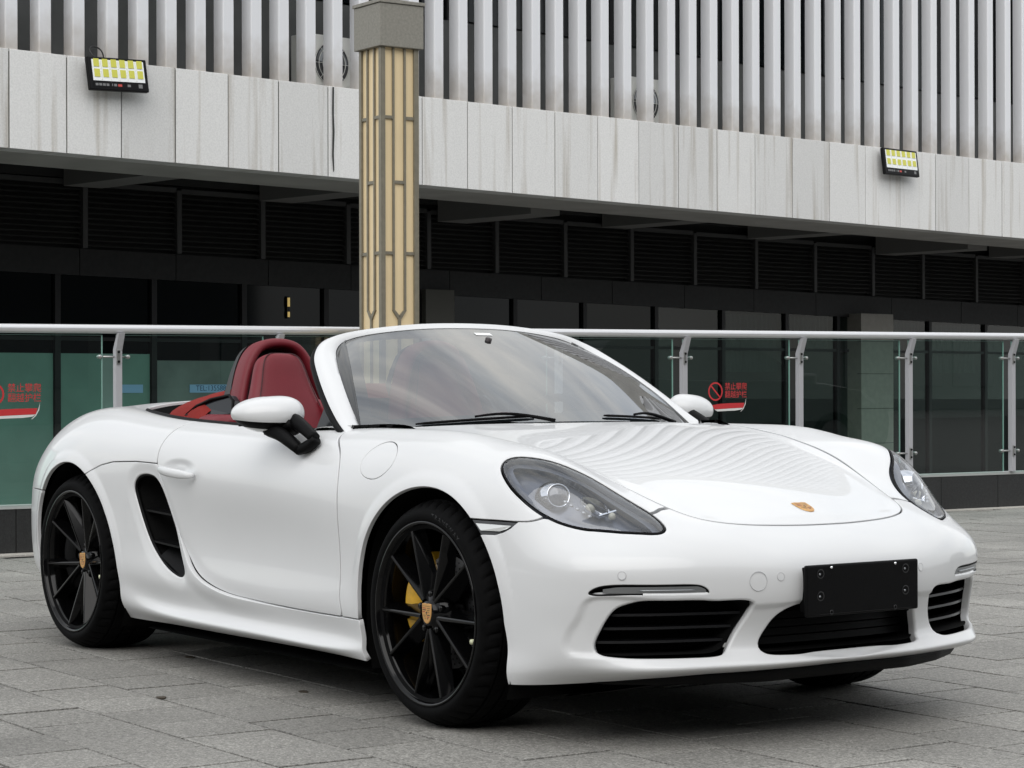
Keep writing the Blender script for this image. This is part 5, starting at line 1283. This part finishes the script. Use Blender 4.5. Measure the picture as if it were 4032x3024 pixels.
def spline_secs(secs, n):
    return [tuple(r) for r in smooth_curve(np.array(secs), n)]
for cy, hy_, dx in ((-.395, -.350, 0.), (.385, .350, -.16)):
    se = empty('seat', parent=CAR)
    tl = R(12)
    bk = spline_secs([(-1.545+dx,cy,.50,.055,.200,tl),(-1.585+dx,cy,.62,.055,.205,tl),(-1.635+dx,cy,.78,.052,.200,tl),(-1.668+dx,cy,.88,.050,.174,tl),(-1.692+dx,cy,.96,.047,.141,tl),(-1.710+dx,cy,1.03,.043,.116,tl),(-1.720+dx,cy,1.075,.040,.102,tl),(-1.727+dx,cy,1.105,.036,.086,tl),(-1.730+dx,cy,1.121,.027,.062,tl),(-1.731+dx,cy,1.129,.012,.030,tl)], 40)
    loft_sections(bk, 'backrest', 'leather_red', se, e=3.0)
    sm = []
    for cx, _, cz, hx, hy, _t in bk[8:38]: sm.append((cx+hx*.90*math.cos(tl), cy-hy*.83, cz+hx*.90*math.sin(tl)))
    for cx, _, cz, hx, hy, _t in bk[37:7:-1]: sm.append((cx+hx*.90*math.cos(tl), cy+hy*.83, cz+hx*.90*math.sin(tl)))
    MB().tube(sm, .0022, 5).build('seam', 'leather_seam', se, smooth=True)
    for sg in (-1, 1):
        loft_sections(spline_secs([(-1.500+dx,cy+sg*.185,.50,.075,.034,tl),(-1.545+dx,cy+sg*.195,.66,.075,.035,tl),(-1.605+dx,cy+sg*.185,.80,.064,.032,tl),(-1.648+dx,cy+sg*.158,.90,.046,.026,tl),(-1.676+dx,cy+sg*.130,.955,.018,.014,tl)], 16), 'bolster', 'leather_red', se, n=16)
    loft_sections([(-1.26+dx,cy,.36,.26,.20,0),(-1.26+dx,cy,.42,.28,.22,0),(-1.26+dx,cy,.47,.27,.215,0),(-1.26+dx,cy,.49,.20,.17,0)], 'cushion', 'leather_red', se)
    # roll-over hoop fairing behind the seat: a padded arch
    hp = empty('roll_hoop', parent=CAR)
    arch = smooth_curve([(-1.785,-.186,.82),(-1.800,-.178,.92),(-1.815,-.158,.995),(-1.825,-.140,1.05),(-1.833,-.116,1.105),(-1.838,-.082,1.146),(-1.840,-.042,1.163),(-1.840,0,1.167),(-1.840,.042,1.163),(-1.838,.082,1.146),(-1.833,.116,1.105),(-1.825,.140,1.05),(-1.815,.158,.995),(-1.800,.178,.92),(-1.785,.186,.82)], 56)
    Vv = []; nn_ = 16; o_ = np.array([0,hy_,0])
    for i, q in enumerate(arch):
        d = arch[min(i+1,55)]-arch[max(i-1,0)]; d /= np.linalg.norm(d); ax_ = np.array([1.,0,.12]); rd = np.cross(ax_, d); rd /= np.linalg.norm(rd)
        for kk in range(nn_):
            t = 2*math.pi*kk/nn_; c_, s_ = math.cos(t), math.sin(t)
            Vv.append(q+o_+ax_*.050*abs(c_)**.6*np.sign(c_)+rd*.019*abs(s_)**.7*np.sign(s_))
    mobj('hoop_pad', Vv, [(i*nn_+kk, i*nn_+(kk+1)%nn_, (i+1)*nn_+(kk+1)%nn_, (i+1)*nn_+kk) for i in range(55) for kk in range(nn_)], 'leather_red', hp, smooth=True)
    # dark shell wrapped round the back of the pad, flaring towards its foot
    Vv = []
    for i, q in enumerate(arch):
        fl_ = .012+.045*max(0, (1.10-q[2])/.28); out_ = np.array([0, math.copysign(1, q[1]) if abs(q[1]) > .03 else q[1]/.03, .35])
        Vv += [q+o_+np.array([-.044,0,.004])+out_*.014, q+o_+np.array([-.060-fl_,0,-.004])+out_*.014, q+o_+np.array([-.066-fl_,0,-.02])-out_*.006]
    mobj('hoop_shell', Vv, [(3*i+a,3*i+a+1,3*i+a+4,3*i+a+3) for i in range(55) for a in range(2)], 'leather_back', hp, smooth=True)
    mobj('hoop_infill', [q+o_+np.array([-.046,0,-.01]) for q in arch], [tuple(range(56))], 'leather_back', hp)
# red panel under the hoops, dark corner glass, folded top
for sg in (-1, 1):
    qg = [(-2.035,.615,.900),(-1.965,.605,.935),(-1.880,.590,.960),(-1.775,.570,.975),(-1.735,.575,.955),(-1.715,.590,.905),(-1.85,.620,.893)]
    Vv = [(x,sg*y,z) for x,y,z in qg]; k = len(Vv); V2 = Vv+[(x+.01,sg*(abs(y)-.02),z-.004) for x,y,z in Vv]
    mobj('corner_glass', V2, [tuple(range(k)) if sg < 0 else tuple(range(k))[::-1], tuple(range(2*k-1,k-1,-1)) if sg < 0 else tuple(range(k,2*k))]+[(i,(i+1)%k,k+(i+1)%k,k+i) for i in range(k)], 'dark_glass', CAR)
    MB().tube([(x,sg*(y+.004),z) for x,y,z in qg], .006, 6, closed=True).build('glass_seal', 'black_plastic', CAR, smooth=True)
    # red shoulder pad beside the hoop foot
    loft_sections([(-1.78,sg*.615,.860,.13,.060,0),(-1.77,sg*.612,.892,.125,.050,0),(-1.765,sg*.608,.905,.09,.030,0)], 'shoulder_pad', 'leather_red', CAR, n=20)
# folded red canvas top: a shallow padded hood across the car
nx_, ny_ = 30, 48; Vv = []
for i in range(nx_+1):
    for j in range(ny_+1):
        u_ = i/nx_; v_ = -1+2*j/ny_
        hw = .640-.16*u_**2.2; y = hw*v_
        x = -1.845-.615*u_-.02*abs(v_)**2
        z = .888+.135*(1-abs(v_)**4.5)**.62*(1-.52*u_**1.5)*(1-u_**9)**.5*min(1, .55+u_*4)-.004*u_
        z -= .006*math.exp(-((u_-.55)/.015)**2)+.004*math.exp(-((abs(v_)-.80)/.02)**2)
        Vv.append((x, y, z))
mobj('folded_top', Vv, [(i*(ny_+1)+j, (i+1)*(ny_+1)+j, (i+1)*(ny_+1)+j+1, i*(ny_+1)+j+1) for i in range(nx_) for j in range(ny_)], 'canvas_red', CAR, smooth=True)
# tub: dark well that closes the cockpit below the opening
Vv = []; Ff = []
inner = np.array([GRID[i, -1] for i in range(0, nu, 6)]+[GRID[-1, -1]]); loop = np.vstack([inner, (inner*FLIP)[::-1]])
k = len(loop); lo = loop.copy(); lo[:,2] -= .06; lo[:,:2] = lo[:,:2]*.985; fl = loop.copy(); fl[:,2] = .30; fl[:,1] *= .92
Vv = list(loop-np.array([0,0,.008]))+list(lo)+list(fl); Ff = [(i,k+i,k+(i+1)%k,(i+1)%k) for i in range(k)]+[(k+i,2*k+i,2*k+(i+1)%k,k+(i+1)%k) for i in range(k)]+[tuple(range(2*k,3*k))]
mobj('cockpit_tub', Vv, Ff, 'liner', CAR)
# belt seal along the cockpit edge and red door tops
for sg in (-1, 1):
    e = [GRID[i, -1]*np.array([1,sg,1])+np.array([0,0,.002]) for i in range(nu) if -2.30 < GRID[i,-1,0] < -.66 and GRID[i,-1,1] > .45]
    MB().tube(e[::4], .009, 8).build('belt_seal', 'black_plastic', CAR, smooth=True)
    Vv = []
    for q in e[::6]:
        Vv += [q+np.array([0,-sg*.012,-.004]), q+np.array([0,-sg*.060,-.012]), q+np.array([0,-sg*.085,-.10])]
    mobj('door_trim', Vv, [(3*i+a,3*i+3+a,3*i+4+a,3*i+1+a) for i in range(len(Vv)//3-1) for a in range(2)], 'leather_red', CAR, smooth=True)
    # small fixed quarter window behind the pillar
    qw = [(-.665,.735,.866),(-.86,.735,.866),(-.845,.700,.965),(-.82,.708,.958)]
    Vv = [(x,sg*y,z) for x,y,z in qw]; V2 = Vv+[(x,sg*(y-.006),z) for x,y,z in qw]
    mobj('quarter_window', V2, [(0,1,2,3),(7,6,5,4),(0,4,5,1),(1,5,6,2),(2,6,7,3),(3,7,4,0)], 'dark_glass', CAR)
# dashboard with instrument hood, steering wheel
Vv = []
for y in np.linspace(-.69,.69,48):
    hood_ = .050*math.exp(-((y-.37)/.17)**4)
    Vv += [(-.60,y,.862),(-.72,y,.872+hood_*.3),(-.86,y,.868+hood_),(-.95,y,.845+hood_*.8),(-.965,y,.80),(-.93,y,.62)]
mobj('dashboard', Vv, [(6*i+a,6*i+6+a,6*i+7+a,6*i+1+a) for i in range(47) for a in range(5)], 'dash_dark', CAR, smooth=True)
st = empty('steering_wheel', parent=CAR); cS = np.array([-1.09,.37,.800]); nS = np.array([-.90,0,.42]); nS /= np.linalg.norm(nS); aS = np.array([0,1.,0]); bS = np.cross(nS, aS)
MB().tube([cS+aS*.182*math.cos(t)+bS*.182*math.sin(t) for t in np.linspace(0,2*math.pi,48,endpoint=False)], .015, 10, closed=True).build('rim', 'dash_dark', st, smooth=True)
for a in (0, math.pi, -math.pi/2 if bS[2] > 0 else math.pi/2):
    MB().tube([cS-nS*.02, cS+aS*.175*math.cos(a)+bS*.175*math.sin(a)], .016, 8).build('spoke', 'dash_dark', st, smooth=True)
MB().tube([cS-nS*.06, cS-nS*.03, cS+nS*.004, cS+nS*.012], [.05,.065,.062,.04], 24).build('hub', 'dash_dark', st, smooth=True)

# ------------------------------------------------------------------ door mirrors
for sg in (-1, 1):
    mo = empty('door_mirror', parent=CAR)
    c = np.array([-.905,.888,.912]); n_ = 44; m_ = 24
    def ell(t0, t1, inset, nm, m):
        Vv = []
        for i in range(m_+1):
            a = t0+(t1-t0)*i/m_; ca, sa = math.cos(a), math.sin(a)
            for kk in range(n_):
                t = 2*math.pi*kk/n_; fx = math.cos(t); fy = math.sin(t)
                x = ca**.85*fx*(.088 if fx > 0 else .055)
                y = ca**.85*(abs(fy)**.88*np.sign(fy))*(.124 if fy > 0 else .118)
                z = sa*(.062 if sa > 0 else .060)*(1-.16*fy*ca)+.006*fy*fy*ca
                yaw = R(22); X = x*math.cos(yaw)-y*math.sin(yaw); Y = x*math.sin(yaw)+y*math.cos(yaw)
                Vv.append((c[0]+X*inset, sg*(c[1]+Y*inset), c[2]+z*inset))
        Ff = [(i*n_+kk, i*n_+(kk+1)%n_, (i+1)*n_+(kk+1)%n_, (i+1)*n_+kk) for i in range(m_) for kk in range(n_)]
        if sg < 0: Ff = [q[::-1] for q in Ff]
        return mobj(nm, Vv, Ff, m, mo, smooth=True)
    ell(R(-22), R(90), 1.0, 'mirror_cap', 'paint_white'); ell(R(-52), R(-23), .970, 'mirror_housing', 'black_plastic'); ell(R(-90), R(-50), .985, 'mirror_underside', 'paint_white')
    MB().box((c[0]-.050, sg*c[1]-.085, c[2]-.036), (c[0]-.044, sg*c[1]+.085, c[2]+.036)).build('mirror_glass', 'dark_glass', mo)
    # stalk: a flat tapering arm from the housing down to the door, with a small opening, and a short upright beside it
    def arm(P, wd, th, nm):
        P = smooth_curve(P, 12); Vv = []
        for i, q in enumerate(P):
            d = P[min(i+1,11)]-P[max(i-1,0)]; d /= np.linalg.norm(d); a_ = np.array([.55,-.35,.75]); a_ -= d*(a_@d); a_ /= np.linalg.norm(a_); b_ = np.cross(d, a_)
            w0 = np.interp(i/11, [0,.5,1], wd); t0 = np.interp(i/11, [0,.5,1], th)
            for kk in range(12):
                t = 2*math.pi*kk/12; c_, s_ = math.cos(t), math.sin(t); Vv.append((q+a_*w0*abs(c_)**.7*np.sign(c_)+b_*t0*abs(s_)**.7*np.sign(s_))*np.array([1,sg,1]))
        mobj(nm, Vv, [(i*12+kk, i*12+(kk+1)%12, (i+1)*12+(kk+1)%12, (i+1)*12+kk) for i in range(11) for kk in range(12)]+[tuple(range(11,-1,-1)), tuple(range(132,144))], 'black_plastic', mo, smooth=True)
    arm([(-.880,.892,.866),(-.830,.884,.850),(-.778,.876,.826),(-.745,.862,.802)], (.026,.021,.017), (.034,.027,.021), 'stalk')
    arm([(-.818,.838,.893),(-.758,.840,.872),(-.692,.838,.840)], (.025,.021,.017), (.023,.020,.018), 'stalk')
    arm([(-.752,.866,.800),(-.718,.850,.812),(-.684,.836,.837)], (.016,.018,.016), (.020,.020,.018), 'mirror_foot')
    arm([(-.895,.868,.866),(-.855,.852,.868),(-.810,.842,.882)], (.024,.023,.020), (.046,.040,.030), 'mirror_base')

# ------------------------------------------------------------------ wheels (outer face towards -y, lip plane y = 0, axle at the origin)
def make_tyre(W):
    n = 240
    prof = [(.250,.012,0),(.268,.004,0),(.273,.000,0),(.282,-.0045,0),(.292,-.0055,0),(.301,-.0030,0),(.309,.004,0),(.3155,.012,1),(.3215,.021,2),(.3275,.033,2),(.3325,.046,2)]
    z0 = .048; 
    zs = [.0485,.0495,.056,.057]; prof += [(.3330,.0480,0),(.3270,.0485,0),(.3270,.0555,0),(.3345,.0560,0)]
    a = .056; b = W-.056; third = (b-a)/3
    for k in (1, 2):
        x = a+third*k; prof += [(.3362,x-.0045,3),(.3285,x-.004,0),(.3285,x+.004,0),(.3362,x+.0045,3)]
    prof += [(.3360,b,0),(.3285,b+.0005,0),(.3285,b+.0075,0),(.3355,b+.008,0),(.3345,W-.030,0),(.332,W-.017,0),(.3275,W-.006,0),(.313,W+.010,0),(.290,W+.010,0),(.262,W-.004,0)]
    Vv = []
    for r, y, g in prof:
        for k in range(n):
            t = 2*math.pi*k/n; rr = r
            if g == 2 and k % 5 in (0,): rr -= .0062
            if g == 1 and k % 5 in (0,): rr -= .0042
            if g == 3 and (k+3) % 8 == 0: rr -= .004
            Vv.append((rr*math.cos(t+(.0 if g < 2 else y*.9)), y, rr*math.sin(t+(.0 if g < 2 else y*.9))))
    m = len(prof); Ff = [(i*n+k, (i+1)*n+k, (i+1)*n+(k+1)%n, i*n+(k+1)%n) for i in range(m-1) for k in range(n)]
    return Vv, Ff
def make_wheel(W, dish, cal='caliper_yellow'):
    wh = empty('wheel', parent=CAR)
    Vv, Ff = make_tyre(W); o = mobj('tyre', Vv, Ff, 'rubber', wh, smooth=True); o.data.set_sharp_from_angle(angle=R(38))
    b = MB(); b.lathe([(.268,.012),(.2725,.004),(.2735,-.002),(.2710,-.0045),(.2665,-.004),(.2630,.002),(.2600,.010),(.2545,.014),(.2500,.022),(.2480,.040),(.2420,.060),(.2350,.12),(.2400,.19),(.2500,W-.01)], 96); b.build('rim', 'rim_black', wh, smooth=True)
    # ten spokes in five V pairs
    def spoke_mesh(s_):
        Vv = []; ns = 1
        for i in range(ns+1):
            t = i/ns; r = .046+(.252-.046)*t
            ang = s_*R(7+9.6*t**.8) if True else 0
            yf = dish+.002-(dish-.008)*t
            wf = .0062-.0014*t; wb = .031-.011*t; dep = .050-.014*t
            a0_, a1_ = s_*R(4), s_*R(16.0); cx = (1-t)*.046*math.sin(a0_)+t*.252*math.sin(a1_); cz = (1-t)*.046*math.cos(a0_)+t*.252*math.cos(a1_); a_ = math.atan2(.252*math.sin(a1_)-.046*math.sin(a0_), .252*math.cos(a1_)-.046*math.cos(a0_)); tx, tz = math.cos(a_), -math.sin(a_)
            sh = s_*.004
            for (wv, yv_) in ((-wf,yf),(-wf*.4,yf-.0025),(wf*.4,yf-.0025),(wf,yf),(wb,yf+dep),(-wb,yf+dep)):
                Vv.append((cx+tx*wv, yv_, cz+tz*wv))
        Ff = [(i*6+a, (i+1)*6+a, (i+1)*6+(a+1)%6, i*6+(a+1)%6) for i in range(ns) for a in range(6)]
        return Vv, Ff
    for s_ in (-1, 1):
        Vv, Ff = spoke_mesh(s_); proto = mobj('spoke', Vv, [f[::-1] for f in Ff], 'rim_black', wh); proto.rotation_euler = (0, R(36), 0)
        for q in range(1, 5):
            c_ = proto.copy(); COL.objects.link(c_); c_.parent = wh; c_.rotation_euler = (0, R(36+72*q), 0)
    b = MB(); b.lathe([(.0001,dish-.004),(.034,dish-.004),(.0365,dish-.002),(.038,dish+.003),(.052,dish+.006),(.068,dish+.022),(.074,dish+.05),(.074,dish+.08)], 60); b.build('hub', 'rim_black', wh, smooth=True)
    for q in range(5):
        a = R(72*q); b = MB(); c_ = (.0565*math.sin(a), 0, .0565*math.cos(a))
        b.lathe([(.0001,dish+.004),(.008,dish+.004),(.0105,dish+.007),(.0105,dish+.03)], 12, c=c_); b.build('wheel_bolt', 'rim_black', wh, smooth=True)
    M = Matrix(((1,0,0,0),(0,0,-1,dish-.0045),(0,1,0,0),(0,0,0,1))); crest(wh, M, .047)
    b = MB(); b.tube([(.236,.030,-.062),(.236,.004,-.062)], .0075, 8); b.build('valve_cap', 'valve_cap', wh, smooth=True)
    # drilled brake disc: ring of holes as recessed dots
    b = MB(); y0 = .090; b.lathe([(.060,y0+.02),(.080,y0+.004),(.098,y0),(.168,y0),(.169,y0+.030)], 72); b.build('brake_disc', 'disc_metal', wh, smooth=False)
    b = MB()
    for k in range(40):
        for q in range(4):
            a = 2*math.pi*(k+.33*q)/40; r = .110+.015*q; b.lathe([(.0030,y0-.0006),(.0001,y0-.0007)], 8, c=(r*math.cos(a),0,r*math.sin(a)))
    b.build('disc_holes', 'black_void', wh)
    # caliper on the rear side of the disc
    Vv = []; na = 18
    for i in range(na+1):
        a = R(118+ (212-118)*i/na); e = math.sin(math.pi*i/na)**.35
        for r, y in ((.118,y0-.024*e),(.150,y0-.042*e),(.186,y0-.040*e),(.196,y0-.006),(.196,y0+.045),(.118,y0+.045)):
            Vv.append((r*math.cos(a), y, r*math.sin(a)))
    co = mobj('brake_caliper', Vv, [(i*6+k, (i+1)*6+k, (i+1)*6+(k+1)%6, i*6+(k+1)%6) for i in range(na) for k in range(6)]+[(5,4,3,2,1,0), tuple(na*6+k for k in range(6))], cal, wh, smooth=True); co.data.set_sharp_from_angle(angle=R(35))
    return wh
WF = make_wheel(.235, .012); WF.location = (0, -.866, .336)
WR = make_wheel(.265, .048, 'black_plastic'); WR.location = (-2.475, -.886, .336)
WR.rotation_euler = (0, R(-4), 0)
for src, x, y in ((WF, 0, .866), (WR, -2.475, .886)):
    c_ = src.copy(); COL.objects.link(c_); c_.parent = CAR; c_.location = (x, y, .336); c_.rotation_euler = (0, R(25), math.pi)
    for ch in list(src.children):
        d = ch.copy(); COL.objects.link(d); d.parent = c_
# tyre lettering, moulded into the sidewall of the front wheel
mat('rubber_raised', (.013,.013,.0135), .6)
Vv, Ff = text_mesh('TRANSWAY', .024, 1.35)
V2 = []
for x, y, z in Vv:
    r = .2925+y*.78; a = R(66)-x/.2925; V2.append((r*math.cos(a), -.0064+abs(y)*.22, r*math.sin(a)))
mobj('lettering', V2, Ff, 'rubber_raised', WF)
# wheel-house liners
for cx, rear in ((0, False), (-2.475, True)):
    for sg in (-1, 1):
        Vv = []; na = 40; yo = .835 if not rear else .86
        for i in range(na+1):
            a = -30+240*i/na; r = float(arch_radius(a, rear))+.012; t = R(a)
            for y in (yo, .50): Vv.append((cx+r*math.cos(t), sg*y, .336+r*math.sin(t)))
        Ff = [(2*i,2*i+1,2*i+3,2*i+2) for i in range(na)]+[tuple(range(1,2*na+2,2))]
        mobj('wheel_liner', Vv, Ff, 'liner', CAR)
